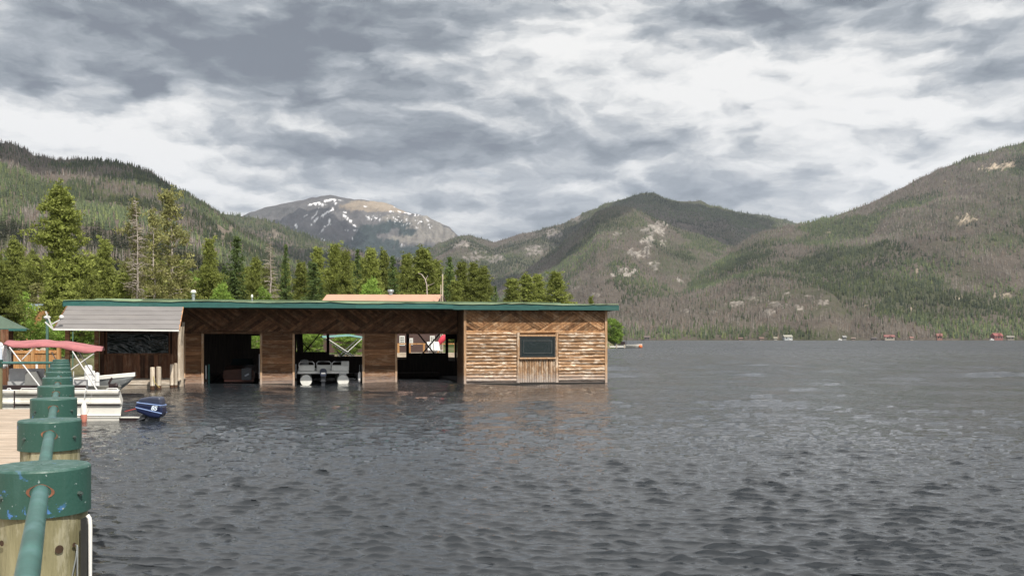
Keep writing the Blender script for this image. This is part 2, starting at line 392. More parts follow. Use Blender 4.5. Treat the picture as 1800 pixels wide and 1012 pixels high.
# ---------------------------------------------------------------- mountains
M_HILL = mat_attr("hill_ground", 0.95, bump=(0.08, 5.0), var=(0.02, 0.25))
M_PEAK = mat_attr("mountain_rock", 0.95, bump=(0.02, 18.0), var=(0.006, 0.3))
M_FOREST = mat_attr("forest_needles", 0.9)
def interp(pts, u):
    a = np.array(pts, dtype=float); return np.interp(u, a[:, 0], a[:, 1])
RID = {}
def ellmask(Ug, Vg, ells, seed, rag=0.9, fs=0.11):
    n = fbm(Ug * fs, Vg * fs * 1.3, seed, 6, 0.72) - 0.5
    mk = np.zeros_like(Ug)
    for (cu, cv, ru, rv) in ells:
        d = ((Ug - cu) / ru) ** 2 + ((Vg - cv) / rv) ** 2
        mk = np.maximum(mk, 1 - d * 1.25 + n * 6 * rag)
    return np.clip(mk * 3, 0, 1)
def ridge(name, sky, y0, y1, step=3.0, rows=160, z0=-2.0, p=1.15, amp=0.06, seed=1, rocks=(), relief=14, gully=0.0, cols=((.10,.085,.07), (.065,.07,.04)), rockcol=(.36,.31,.27), rockz=7, mat=None, back=0.5):
    us = np.arange(sky[0][0], sky[-1][0] + step, step)
    ts = np.concatenate([np.linspace(0, 1, rows), 1 + back * np.linspace(0.04, 1, 12) ** 1.3])
    T, U = np.meshgrid(ts, us, indexing='ij')
    Ya = interp(y0, U) if hasattr(y0, '__len__') else np.full_like(U, y0)
    Yb = interp(y1, U) if hasattr(y1, '__len__') else np.full_like(U, y1)
    vt = interp(sky, U) + (fbm(U * 0.06, U * 0 + seed, seed, 3) - 0.5) * 5
    ztop = (VH - vt) / F * Yb + H
    Y = Ya + (Yb - Ya) * T; X = (U - U0) / F * Y
    Tc = np.clip(T, 0, 1)
    L = (Yb.mean()) / 6.0
    big = fbm(X / L, Y / L, seed, 5, 0.5) - 0.5
    # spurs and gullies that run down the slope
    gl = np.abs(fbm(X / (L * 0.55) + big * 0.8, Y / (L * 2.2), seed + 40, 4, 0.5) - 0.5) * 2
    env = np.sin(np.pi * np.clip(Tc, 0, 1)) ** 0.8
    Z = z0 + (ztop - z0) * Tc ** p
    Z = Z + env * ztop * (big * amp * 2 + (gl - 0.35) * gully)
    Z = Z + (fbm(X / 60, Y / 60, seed + 9, 4) - 0.5) * relief * np.clip(Tc * 6, 0, 1) * np.clip((1.0 - T) * 8, 0, 1)
    over = np.clip(T - 1, 0, None)
    Z = np.where(T > 1, ztop * (1 - over / back * 0.75), Z)
    # keep everything below the ridge line seen from the lake
    lim = H + (VH - vt) / F * Y - 0.02 * (Yb - Y) * 0.2
    Z = np.where(T < 1, np.minimum(Z, np.maximum(lim, z0)), Z)
    Vp = VH - (Z - H) / Y * F
    rock = ellmask(U, Vp, rocks, seed + 3) if len(rocks) else np.zeros_like(U)
    rock = rock * np.clip((fbm(U * .30, Vp * .42, seed + 8, 4, .65) - .385) * 9, 0, 1)
    rn = np.abs(fbm(X / 22, Y / 34 + Z / 22, seed + 5, 5, 0.62) - 0.5) * 2
    Z = Z + rock * (rn - 0.1) * rockz * 1.6
    n = fbm(X / (L * .5), Y / (L * .5), seed + 7, 5, 0.6)
    mixf = np.clip((n - 0.38) * 4, 0, 1)[..., None]
    col = np.array(cols[0]) * (1 - mixf) + np.array(cols[1]) * mixf
    rc = np.array(rockcol) * (0.25 + 1.1 * fbm(X / 9, Y / 25 + Z / 9, seed + 6, 4, 0.7) * (1.25 - rn))[..., None]
    col = col * (1 - rock[..., None]) + rc * rock[..., None]
    RID[name] = dict(us=us, ts=ts, X=X, Y=Y, Z=Z, U=U, V=Vp, rock=rock, n=n, gl=gl, rows=rows, seed=seed)
    return X, Y, Z, U, Vp, rock, col
def ridge_obj(name, key, X, Y, Z, col, mat):
    ni, nj = X.shape; idx = np.arange(ni * nj).reshape(ni, nj)
    q = np.stack([idx[:-1, :-1], idx[:-1, 1:], idx[1:, 1:], idx[1:, :-1]], -1).reshape(-1, 4)
    ob = np_mesh(name, np.stack([X, Y, Z], -1).reshape(-1, 3), q, mat, cols=np.clip(col.reshape(-1, 3), 0, 1), nper=4, smooth=True)
    return ob

def cone_proto(tiers, n, seed, r=0.16, jag=0.5, leafy=0):
    rng = np.random.default_rng(seed); vs = []; fs = []
    for k in range(tiers):
        zb = 0.05 + 0.8 * k / tiers; zt = min(1.0, zb + 1.15 / tiers + 0.12) if k < tiers - 1 else 1.0
        rr = r * (1 - 0.8 * k / tiers)
        b = len(vs); vs.append((rng.normal(0, .01), rng.normal(0, .01), zt))
        a0 = rng.uniform(0, 6.28)
        for i in range(n):
            q = rr * (1 + jag * (rng.random() - 0.5) * 2) * (1.0 if i % 2 == 0 else 0.55)
            a = a0 + 2 * math.pi * i / n + rng.normal(0, .15); vs.append((q * math.cos(a), q * math.sin(a), zb + rng.uniform(-.05, .05)))
        for i in range(n): fs.append((b, b + 1 + i, b + 1 + (i + 1) % n))
    return np.array(vs), np.array(fs)
def leafy_proto(nl, seed, r=0.17):
    """mid-distance conifer: a cloud of small leaf faces round a stem"""
    rng = np.random.default_rng(seed)
    h = rng.uniform(0.05, 1, nl) ** 0.9; a = rng.uniform(0, 6.283, nl); rad = r * (1.03 - h) * rng.uniform(0.5, 1.05, nl) * (1 + 0.3 * np.sin(a * 3 + seed))
    c = np.stack([rad * np.cos(a), rad * np.sin(a), h], -1)
    out = np.stack([np.cos(a), np.sin(a), rng.uniform(-.5, .2, nl)], -1); side = np.stack([-np.sin(a), np.cos(a), rng.uniform(-.4, .4, nl)], -1)
    L = rng.uniform(.04, .085, nl)[:, None] * (1.15 - h[:, None] * .6); W = L * 0.45
    v = np.stack([c - out * L * .7 + side * W, c - out * L * .7 - side * W, c + out * L], 1).reshape(-1, 3)
    st = np.array([(-.008, 0, 0), (.008, 0, 0), (0, 0, .95), (0, -.008, 0), (0, .008, 0), (0, 0, .95)])
    v = np.concatenate([v, st]); f = np.arange(len(v)).reshape(-1, 3)
    return v, f
FAR = [cone_proto(3, 5, s, r=0.15) for s in range(6)]
DEAD = [cone_proto(3, 6, s + 20, r=0.12, jag=0.8) for s in range(5)]
MID = [leafy_proto(110, s, r=0.18) for s in range(5)]
def plant(protos, pos, ht, wd, cols, rng):
    Vs = []; Fs = []; Cs = []; base = 0; pick = rng.integers(0, len(protos), len(pos))
    for k, (pv, pf) in enumerate(protos):
        m = pick == k; n = int(m.sum())
        if n == 0: continue
        a = rng.uniform(0, 6.283, n); ca, sa = np.cos(a)[:, None], np.sin(a)[:, None]
        px, py, pz = pv[:, 0][None], pv[:, 1][None], pv[:, 2][None]
        hh = ht[m][:, None]; ww = wd[m][:, None] * hh
        x = (px * ca - py * sa) * ww + pos[m][:, 0:1]; y = (px * sa + py * ca) * ww + pos[m][:, 1:2]; z = pz * hh + pos[m][:, 2:3]
        v = np.stack([x, y, z], -1).reshape(-1, 3); nv = len(pv)
        f = (pf[None] + (np.arange(n) * nv)[:, None, None]).reshape(-1, 3) + base
        c = np.repeat(cols[m], nv, axis=0) * rng.uniform(.8, 1.2, n * nv)[:, None]
        Vs.append(v); Fs.append(f); Cs.append(c); base += len(v)
    return Vs, Fs, Cs, base
GREENS = np.array([(.052, .066, .034), (.066, .082, .038), (.042, .056, .033), (.088, .104, .042)])
DEADS = np.array([(.138, .123, .108), (.116, .104, .092), (.160, .144, .128), (.128, .102, .084)])
def forest(key, label, density, hmin=9, hmax=15, green=0.5, gseed=3, urange=(-60, 1860), bright=1.0, near=None, avoid=None, greenbox=(), scale_g=1.0, dead_n=0.30):
    r = RID[key]; rng = np.random.default_rng(r['seed'] + 100)
    ni, nj = r['X'].shape; rows = r['rows']
    X, Y, Z = r['X'][:rows + 1], r['Y'][:rows + 1], r['Z'][:rows + 1]
    a = np.abs((X[1:, 1:] - X[1:, :-1]) * (Y[1:, 1:] - Y[:-1, 1:]))
    cnt = rng.poisson(a / density)
    ii, jj = np.nonzero(cnt); reps = cnt[ii, jj]; ii = np.repeat(ii, reps); jj = np.repeat(jj, reps)
    fi = rng.random(len(ii)); fj = rng.random(len(ii))
    def bl(A): return (A[ii, jj]*(1-fi)*(1-fj) + A[ii+1, jj]*fi*(1-fj) + A[ii, jj+1]*(1-fi)*fj + A[ii+1, jj+1]*fi*fj)
    x, y, z = bl(X), bl(Y), bl(Z); rk = bl(r['rock']); u = bl(r['U']); v = bl(r['V']); gl = bl(r['gl'])
    keep = (rk < 0.25 + 0.5 * (rng.random(len(x)) < .12)) & (u > urange[0]) & (u < urange[1]) & (z > 0.3)
    if avoid is not None: keep &= ~avoid(u, v, x, y)
    x, y, z, u, v, gl = x[keep], y[keep], z[keep], u[keep], v[keep], gl[keep]
    sc = 130.0 * scale_g
    g = fbm(x / sc, y / (sc * 1.6), gseed, 4, 0.55) + 0.25 * (0.4 - gl)
    for (cu, cv, ru, rv, am) in greenbox: g = g + am * np.exp(-((u - cu) / ru) ** 2 - ((v - cv) / rv) ** 2)
    thr = 1 - green
    pg = np.clip((g - thr) * 7 + 0.5, 0.06, 0.95)
    isg = rng.random(len(x)) < pg
    keepd = isg | (rng.random(len(x)) < 0.80)
    x, y, z, u, v, isg, g = (q[keepd] for q in (x, y, z, u, v, isg, g))
    n = len(x); ht = rng.uniform(hmin, hmax, n) * np.where(isg, 1, .95); wd = np.where(isg, rng.uniform(.85, 1.35, n), rng.uniform(.6, 1.0, n))
    gi = GREENS[rng.choice(4, n, p=[.4, .28, .2, .12])]; di = DEADS[rng.integers(0, 4, n)]
    li = np.clip(fbm(x / 210, y / 210, gseed + 5, 3) * 2.2 - .2, 0.55, 1.6)[:, None]
    cols = np.where(isg[:, None], gi * li, di * (0.7 + 0.3 * li)) * bright * rng.uniform(.85, 1.15, n)[:, None]
    pos = np.stack([x, y, z - 0.4], -1)
    V_, F_, C_, tot = [], [], [], 0
    nearm = (y < near) if near else np.zeros(n, bool)
    for m, pr in ((isg & ~nearm, FAR), (~isg & ~nearm, DEAD), (nearm & isg, MID), (nearm & ~isg, DEAD)):
        if m.sum() == 0: continue
        a_, b_, c_, k_ = plant(pr, pos[m], ht[m], wd[m], cols[m], rng)
        for v_, f_, cc in zip(a_, b_, c_): V_.append(v_); F_.append(f_ + tot); C_.append(cc)
        tot += k_
    ob = np_mesh("forest", np.concatenate(V_), np.concatenate(F_), M_FOREST, cols=np.clip(np.concatenate(C_), 0, 1))
    tag(ob, label, 'forest', kind='stuff'); print('forest', key, n)
    return ob

SKY_A = [(-500,190),(-250,215),(0,252),(20,252),(42,262),(58,274),(100,280),(150,281),(200,286),(240,295),(275,309),(310,331),(345,351),(380,374),(420,402),(470,432),(520,462),(600,498),(700,528),(800,556)]
SKY_A2 = [(200,330),(300,350),(385,377),(430,380),(470,388),(520,408),(580,428),(640,445),(700,458),(760,478),(820,500),(900,540)]
SKY_B = [(330,420),(400,392),(440,374),(480,361),(520,354),(545,349),(575,344),(600,347),(640,351),(680,357),(700,366),(720,374),(742,379),(750,377),(757,383),(770,391),(790,400),(803,412),(820,430),(860,450),(920,480)]
SKY_C = [(700,470),(740,452),(770,428),(800,416),(830,414),(850,421),(868,427),(900,416),(940,405),(985,395),(1030,374),(1060,360),(1090,352),(1115,342),(1132,338),(1150,340),(1170,348),(1190,354),(1230,354),(1260,363),(1290,372),(1330,381),(1370,388),(1400,396),(1500,425),(1600,455)]
SKY_C2 = [(780,580),(830,540),(870,508),(900,492),(940,465),(980,434),(1020,400),(1050,372),(1075,362),(1100,362),(1130,374),(1170,392),(1220,410),(1290,436),(1350,475),(1420,520)]
SKY_E = [(1180,372),(1220,362),(1260,367),(1300,373),(1345,379),(1395,390),(1450,405),(1520,430)]
SKY_K = [(960,590),(1000,566),(1040,548),(1080,538),(1120,531),(1160,526),(1220,525),(1260,520),(1300,518),(1340,517),(1380,510),(1420,506),(1445,508),(1465,518),(1480,534),(1500,556),(1530,580),(1560,592)]
SKY_D = [(1080,590),(1130,560),(1180,530),(1235,478),(1290,434),(1340,408),(1400,395),(1460,382),(1520,362),(1570,337),(1620,311),(1670,290),(1720,273),(1760,260),(1800,252),(1900,226),(2100,190),(2400,180)]

X, Y, Z, U, V, rk, col = ridge('A', SKY_A, 330, 1700, step=5, rows=170, z0=2, p=1.25, amp=.05, gully=.05, seed=11, relief=16,
    rocks=[(395,405,22,12),(350,420,14,6),(455,440,10,5)], rockcol=(.24,.20,.16), cols=((.125,.105,.088),(.075,.08,.042)))
tag(ridge_obj('hill', 'A', X, Y, Z, col, M_HILL), kind='structure', label='near wooded hill on the left')
X, Y, Z, U, V, rk, col = ridge('A2', SKY_A2, 1800, 3000, step=4, rows=110, p=1.1, amp=.04, gully=.04, seed=12, rocks=[(480,412,14,8)], rockcol=(.2,.17,.14))
tag(ridge_obj('hill', 'A2', X, Y, Z, col, M_HILL), kind='structure', label='dark ridge below the snowy peak')
X, Y, Z, U, V, rk, col = ridge('C', SKY_C, 2500, 4300, step=3.5, rows=190, p=1.0, amp=.05, gully=.16, seed=13, relief=30,
    rocks=[(1010,385,12,6),(975,412,24,8),(940,440,22,8),(870,455,20,8),(835,450,22,12),(810,430,16,7)], rockcol=(.25,.225,.205), rockz=14)
tag(ridge_obj('mountain', 'C', X, Y, Z, col, M_HILL), kind='structure', label='middle mountain with a small dark summit')
X, Y, Z, U, V, rk, col = ridge('E', SKY_E, 4600, 5600, step=5, rows=50, p=1.0, amp=.03, gully=.05, seed=17)
tag(ridge_obj('hill', 'E', X, Y, Z, col, M_HILL), kind='structure', label='distant green ridge end')
X, Y, Z, U, V, rk, col = ridge('C2', SKY_C2, 1600, 2900, step=3, rows=210, p=1.05, amp=.05, gully=.15, seed=14, relief=14,
    rocks=[(1152,404,22,14),(1140,425,14,12),(1168,428,8,8),(1122,446,20,8),(1150,466,10,9),(1100,478,22,8),(1082,482,10,6),(1010,505,8,4),(1048,518,10,4),(1085,410,7,4),(1195,495,7,4),(1165,395,14,6)], rockcol=(.31,.285,.258), rockz=12)
tag(ridge_obj('mountain', 'C2', X, Y, Z, col, M_HILL), kind='structure', label='forested shoulder with pale crags in the centre')
X, Y, Z, U, V, rk, col = ridge('D', SKY_D, 1200, [(1080,1700),(1290,2500),(1500,2700),(1800,2800),(2400,2900)], step=3.5, rows=230, p=1.12, amp=.07, gully=.15, seed=15, relief=12,
    rocks=[(1700,386,17,10),(1690,394,10,6),(1748,296,26,7),(1770,290,18,5),(1612,475,7,4),(1683,523,9,4),(1765,521,18,6),(1520,537,6,3),(1455,410,4,2),(1602,545,4,3),(1660,318,9,3),(1830,300,16,6)], rockcol=(.40,.335,.26), rockz=14)
tag(ridge_obj('mountain', 'D', X, Y, Z, col, M_HILL), kind='structure', label='long mountain slope on the right')
X, Y, Z, U, V, rk, col = ridge('K', SKY_K, 1190, [(960,1350),(1200,1750),(1420,1500),(1560,1250)], step=3, rows=110, p=0.95, amp=.05, gully=.05, seed=16, relief=8,
    rocks=[(1322,522,18,7),(1290,535,20,6),(1370,535,16,6),(1352,550,12,5),(1425,520,10,3),(1448,532,9,5),(1405,540,10,4),(1210,548,8,4),(1255,548,6,3),(1385,516,7,3),(1170,522,8,3)], rockcol=(.265,.24,.215), rockz=8)
tag(ridge_obj('hill', 'K', X, Y, Z, col, M_HILL), kind='structure', label='low rocky knoll on the far shore')

# snowy peak: colours of rock, sunlit tan slope, krummholz and snow patches
X, Y, Z, U, V, rk, col = ridge('B', SKY_B, 4700, 6600, step=1.6, rows=200, p=0.95, amp=.06, gully=.26, seed=18, relief=110, back=.3, rocks=())
tn = fbm(X / 120, Y / 200, 61, 6, .62); col = np.array((.105, .10, .10)) * (0.6 + .8 * tn)[..., None]
def blend(mask, c):
    global col
    col = col * (1 - mask[..., None]) + np.array(c) * mask[..., None]
blend(ellmask(U, V, [(655,362,62,12),(700,366,30,10)], 62, .3, .06) * .9, (.27, .22, .165))  # tan upper slope, its sunlit brightness put into the colour
pale = ellmask(U, V, [(745,400,48,26),(775,412,30,20),(700,385,30,12),(720,420,46,10)], 63, .35, .12)
cr = fbm(U * .16, V * .07, 64, 5, .6)[..., None]
col = col * (1 - pale[..., None]) + (np.array((.20, .185, .165)) * (.35 + 1.1 * cr)) * pale[..., None]
blend(ellmask(U, V, [(690,395,38,9),(668,402,30,10),(640,412,24,20),(655,432,60,18),(610,440,30,14),(715,408,24,8),(735,438,70,7),(700,445,80,10)], 65, .35, .12), (.028, .042, .040))
blend(ellmask(U, V, [(480,372,60,10),(520,420,80,24)], 66, .4, .08) * .5, (.06, .062, .058))
sn = fbm(U * .22, V * .22, 67, 4, .6) - .5
def seg(pts, wd):
    d = np.full_like(U, 1e9)
    for (a, b), (c, e) in zip(pts[:-1], pts[1:]):
        L2 = (c-a)**2 + (e-b)**2 + 1e-6; t = np.clip(((U-a)*(c-a) + (V-b)*(e-b)) / L2, 0, 1)
        d = np.minimum(d, np.hypot(U - a - t*(c-a), (V - b - t*(e-b)) * 1.25))
    return np.clip((wd * .60 - d + sn * wd * 2.4) * 1.3, 0, 1)
snow = np.zeros_like(U)
for pts, wd in [([(541,361),(556,357),(572,354),(586,350),(591,356)],3.4),([(586,350),(598,352)],1.8),([(560,358),(575,360)],2),([(583,362),(586,368),(574,374)],2.2),
                ([(561,364),(556,376),(548,384)],1.5),([(577,371),(566,380),(551,390)],2.7),([(580,386),(578,394),(571,398)],2.8),([(571,398),(566,406),(561,412)],1.6),
                ([(604,379),(612,385),(620,391)],2.9),([(603,373),(608,374)],1.5),([(622,396),(626,398)],2.0),([(619,406),(628,404)],1.2),([(608,404),(611,405)],1.5),
                ([(520,396),(522,400)],1.8),([(534,380),(540,378)],1.3),([(532,385),(536,384)],1),([(546,395),(550,394)],1.4),([(596,352),(604,353)],1.2),([(640,362),(646,363)],2),
                ([(686,364),(696,364)],1.5),([(684,371),(692,371)],1.6),([(695,370),(712,374),(722,376)],1.4),([(745,423),(750,425)],1.8),([(612,419),(620,418)],1),([(704,431),(716,431)],1.3),
                ([(566,420),(570,421)],1.2),([(628,412),(629,418)],1.2),([(655,381),(668,386)],1.2),([(643,380),(650,384)],1.3)]:
    snow = np.maximum(snow, seg(pts, wd))
sp = np.clip((fbm(U * .34, V * .40, 68, 3, .6) - .67) * 14, 0, 1) * ellmask(U, V, [(715,385,42,16),(745,395,26,12),(665,383,24,6)], 69, .4, .05)
snow = np.maximum(snow, sp)
blend(snow, (.80, .81, .84))
tag(ridge_obj('mountain', 'B', X, Y, Z, col, M_PEAK), kind='structure', label='bare rocky peak with snow patches')

forest('A', 'green and grey conifer forest covering the near hill on the left', 30, 6, 11.5, green=.53, gseed=31, near=900, urange=(-80, 820), bright=1.08, scale_g=.8,
       greenbox=[(280,430,140,50,.12),(60,440,60,20,-.15),(200,420,60,20,-.1)])
forest('A2', 'dark forest on the ridge below the snowy peak', 95, 10, 16, green=.46, gseed=32, urange=(330, 860), bright=.8)
forest('C', 'dark conifer forest on the middle mountain', 75, 8, 12, green=.46, gseed=33, urange=(720, 1560), bright=1.0, scale_g=1.6,
       greenbox=[(880,480,70,30,.2),(1130,345,60,14,.2),(930,430,80,20,.06)])
forest('E', 'green trees on the distant ridge end', 160, 12, 18, green=.6, gseed=37)
forest('C2', 'mixed living and dead forest round the pale crags', 42, 6.5, 11, green=.42, bright=1.08, gseed=34, urange=(820, 1420), scale_g=1.1,
       greenbox=[(1060,430,60,50,.16),(1180,430,30,40,-.2),(1250,480,60,50,-.16),(1080,500,80,20,.06),(1090,365,20,10,-.2)])
forest('D', 'conifer forest over the long right slope', 36, 6.5, 11.5, bright=1.08, green=.45, gseed=35, urange=(1090, 1860), scale_g=1.3,
       greenbox=[(1560,560,330,26,.20),(1300,460,40,30,.15),(1520,450,130,35,.10),(1500,500,120,30,.12),(1300,560,80,20,.1),(1500,385,200,18,-.16),(1690,330,120,30,-.12),(1740,480,70,40,-.10)])
forest('K', 'greyish dead forest on the rocky knoll', 36, 6, 11, bright=1.15, green=.30, gseed=36, urange=(980, 1560),
       greenbox=[(1250,592,260,10,.30),(1390,562,20,10,.15),(1345,578,60,12,.1)])
# ---------------------------------------------------------------- near land
def land_z(x, y):
    x = np.asarray(x, float); y = np.asarray(y, float)
    d = np.clip(y - 47, 0, None)
    base = 0.75 + 0.013 * d + np.clip(y - 150, 0, 200) * 0.012
    left = np.clip((-x - 14) / 60, 0, 1) * np.clip((y - 52) / 60, 0, 1) * 2.0
    return base + left + (fbm(x * .15, y * .15, 3, 3) - .5) * .35 * np.clip(d / 10, 0, 1)
def shore_u(y):      # where the near land ends on the right
    return np.interp(y, [46, 60, 150, 225, 250, 300, 420], [900, 985, 1040, 1091, 1092, 1030, 900])
def build_land():
    ys = np.concatenate([np.arange(46.5, 70, .8), np.arange(70, 420, 4)]); ts = np.linspace(0, 1, 260)
    T, Y = np.meshgrid(ts, ys); ue = shore_u(Y); U = -900 + (ue + 900) * T
    X = (U - U0) / F * Y; Z = land_z(X, Y)
    # the bank: behind the boathouse the land starts farther back
    start = np.where(U < 118, 47.2, 58.5) + (fbm(X * .4, X * 0, 2, 3) - .5) * 1.2
    Z = np.where(Y < start, -1.0, Z); edge = np.clip((1 - T) * 40, 0, 1); Z = -0.6 + (Z + 0.6) * edge
    n = fbm(X * .12, Y * .12, 8, 5, .6)[..., None]; g = np.clip((n - .42) * 5, 0, 1)
    col = np.array((.16, .13, .095)) * (1 - g) + np.array((.075, .11, .035)) * g
    m = mat_attr("shore_ground", .95, bump=(3.0, .05), var=(4.0, .3))
    ni, nj = X.shape; idx = np.arange(ni*nj).reshape(ni, nj)
    q = np.stack([idx[:-1, :-1], idx[:-1, 1:], idx[1:, 1:], idx[1:, :-1]], -1).reshape(-1, 4)
    ob = np_mesh("ground", np.stack([X, Y, Z], -1).reshape(-1, 3), q, m, cols=col.reshape(-1, 3), nper=4, smooth=False)
    tag(ob, kind='structure', label='grassy shore behind the boathouse')
build_land()

# ---------------------------------------------------------------- near trees
M_PINE = mat_leaf("pine_needles", (1, 1, 1), .4)
M_BARK = mat_plain("pine_bark", (.17, .125, .095), .9, .35, 9, bump=.03, stretch=(1, 1, .3))
M_DEADBARK = mat_plain("bare_dead_wood", (.42, .37, .33), .85, .2, 7, stretch=(1, 1, .3))
def leaves(c, rad, n, L, Wd, outdir, col, rng, flat=0.6, up=0.35, cvar=.22):
    """n leaf faces round every centre c (N,3)"""
    N = len(c); cc = np.repeat(c, n, 0); rr = np.repeat(np.broadcast_to(rad, (N,)), n)[:, None]
    off = rng.normal(0, 1, (N*n, 3)) * rr * .55; off[:, 2] *= flat
    od = np.repeat(outdir, n, 0); d = od * .8 + rng.normal(0, .75, (N*n, 3)); d[:, 2] += up
    d /= np.linalg.norm(d, axis=1, keepdims=True) + 1e-9
    s = np.cross(d, rng.normal(0, 1, (N*n, 3))); s /= np.linalg.norm(s, axis=1, keepdims=True) + 1e-9
    l = L * rng.uniform(.6, 1.3, (N*n, 1)); w_ = Wd * rng.uniform(.6, 1.3, (N*n, 1))
    b = cc + off
    v = np.stack([b - d*l*.5 + s*w_, b - d*l*.5 - s*w_, b + d*l*.6], 1).reshape(-1, 3)
    cl = np.array(col)[None] * np.repeat(rng.uniform(1 - cvar, 1 + cvar, (N, 1)), n, 0) * rng.uniform(.75, 1.25, (N*n, 1))
    return v, np.repeat(cl, 3, 0)
TREE = {}
def make_tree(kind, seed):
    rng = np.random.default_rng(seed); Ht = 10.0
    tr = MB(); br = MB(); V = []; Cc = []
    nz = 9; wob = np.cumsum(rng.normal(0, .06, (nz, 2)), 0)
    wob -= np.linspace(0, 1, nz)[:, None] * wob[-1] * .5
    zs = np.linspace(-.3, Ht * (.97 if kind != 'bush' else .7), nz)
    cx = lambda z: np.interp(z, zs, wob[:, 0]); cy = lambda z: np.interp(z, zs, wob[:, 1])
    r0 = {'spruce': .14, 'pine': .16, 'sparse': .13, 'dead': .13, 'bush': .09}[kind]
    tr.tube([(cx(z), cy(z), z) for z in zs], [r0 * (1 - .88 * i / (nz-1)) for i in range(nz)], 7, tint=1)
    if kind == 'spruce':
        z = .5
        while z < Ht * .985:
            f = z / Ht; R0 = 1.55 * (1 - f) ** .85 + .12
            nb = int(6 + 5 * (1 - f))
            for k in range(nb):
                a = rng.uniform(0, 6.283); Rb = R0 * rng.uniform(.7, 1.12) ; zz = z + rng.uniform(-.15, .15)
                ns = max(2, int(Rb / .22)); t = np.linspace(.15, 1, ns)
                dr = -.22 * Rb * t + .16 * t**2 * Rb
                c = np.stack([cx(zz) + np.cos(a)*Rb*t, cy(zz) + np.sin(a)*Rb*t, zz + dr], -1)
                od = np.tile([np.cos(a), np.sin(a), -.15], (ns, 1))
                v, cl = leaves(c, .15, 6, .24, .07, od, (.125, .18, .06), rng, .7, .05); V.append(v); Cc.append(cl)
            z += .27
    elif kind in ('pine', 'sparse'):
        lo = .10 if kind == 'pine' else .30
        z = Ht * lo; ph = rng.uniform(0, 6.283, 3)
        while z < Ht * .99:
            f = (z / Ht - lo) / (1 - lo)
            prof = math.sin(math.pi * min(1, (f * .82 + .20))) ** .7 if f < .97 else .2
            R0 = (1.75 if kind == 'pine' else 1.45) * prof * (1 - .35 * f)
            nb = rng.integers(4, 7) if kind == 'pine' else rng.integers(2, 5)
            for k in range(nb):
                a = rng.uniform(0, 6.283); lump = .75 + .4 * math.sin(a * 2 + ph[0] + z * .7) + .15 * math.sin(a * 3 + ph[1] - z)
                Rb = R0 * rng.uniform(.65, 1.1) * max(.35, lump); zz = z + rng.uniform(-.2, .2)
                tip = np.array([cx(zz) + math.cos(a)*Rb, cy(zz) + math.sin(a)*Rb, zz + Rb * rng.uniform(.0, .4)])
                br.tube([(cx(zz), cy(zz), zz), tuple((np.array([cx(zz), cy(zz), zz]) * .5 + tip * .5) - np.array([0, 0, .08])), tuple(tip)], [.035, .022, .01], 4, caps=False)
                nc = (6 if kind == 'pine' else 4) + int(Rb * 2.5)
                t = rng.uniform(.35, 1.08, nc)[:, None]
                c = np.array([cx(zz), cy(zz), zz]) * (1 - t) + tip * t + rng.normal(0, .17, (nc, 3)) * (0.5 + t)
                od = np.tile([math.cos(a)*.7, math.sin(a)*.7, .5], (nc, 1))
                base = (.25, .285, .075) if kind == 'pine' else (.28, .28, .115)
                v, cl = leaves(c, .22, 21 if kind == 'pine' else 14, .20, .050, od, base, rng, .7, .45, .3); V.append(v); Cc.append(cl)
            z += .30 if kind == 'pine' else .42
    elif kind == 'dead':
        z = Ht * .12
        while z < Ht * .97:
            f = z / Ht; R0 = 1.25 * (1 - f) ** .6 + .2
            for k in range(rng.integers(2, 5)):
                a = rng.uniform(0, 6.283); Rb = R0 * rng.uniform(.4, 1.1); zz = z + rng.uniform(-.15, .15); s_ = rng.uniform(-.25, .35)
                p0 = Vector((cx(zz), cy(zz), zz)); p2 = p0 + Vector((math.cos(a)*Rb, math.sin(a)*Rb, s_*Rb)); p1 = (p0 + p2) / 2 + Vector((0, 0, .1 * Rb))
                br.tube([p0, p1, p2], [.028, .018, .006], 4, caps=False)
                for q in range(4):
                    t = rng.uniform(.3, .95); b0 = p0.lerp(p2, t); aa = a + rng.choice([-1, 1]) * rng.uniform(.4, 1.0)
                    br.tube([b0, b0 + Vector((math.cos(aa), math.sin(aa), rng.uniform(-.3, .4))) * Rb * .35], [.010, .004], 3, caps=False)
            z += .24
        c = np.stack([rng.normal(0, .55, 160), rng.normal(0, .55, 160), rng.uniform(1.5, 9.3, 160)], -1); c[:, :2] *= (1.15 - c[:, 2:3] / 10)
        od = c * [1, 1, 0]; od /= np.linalg.norm(od, axis=1, keepdims=True)
        v, cl = leaves(c, .3, 8, .22, .012, od, (.20, .165, .13), rng, .8, .1); V.append(v); Cc.append(cl)
    elif kind == 'bush':
        n = 330; u = rng.normal(0, 1, (n, 3)); u /= np.linalg.norm(u, axis=1, keepdims=True)
        rr = rng.uniform(.45, 1, (n, 1)) ** .5 * (1 + .22 * np.sin(u[:, 0:1] * 5 + seed) + .15 * np.sin(u[:, 2:3] * 7))
        c = u * rr * [2.6, 2.6, 4.3] + [0, 0, 5.2]
        v, cl = leaves(c, .42, 26, .28, .10, u, (.23, .34, .07), rng, .8, .2, .3); V.append(v); Cc.append(cl)
        for k in range(9):
            a = rng.uniform(0, 6.283); br.tube([(0, 0, rng.uniform(.5, 3)), (math.cos(a)*1.0, math.sin(a)*1.0, 5), (math.cos(a)*1.9, math.sin(a)*1.9, rng.uniform(6, 8.5))], [.06, .04, .015], 4, caps=False)
    V = np.concatenate(V); Cc = np.concatenate(Cc)
    cme = np_mesh("crown", V, np.arange(len(V)).reshape(-1, 3), M_PINE, cols=np.clip(Cc, 0, 1), parent='mesh')
    b = len(tr.v); tr.v += br.v; tr.f += [[i + b for i in f] for f in br.f]; tr.t += br.t; tr.sm += br.sm
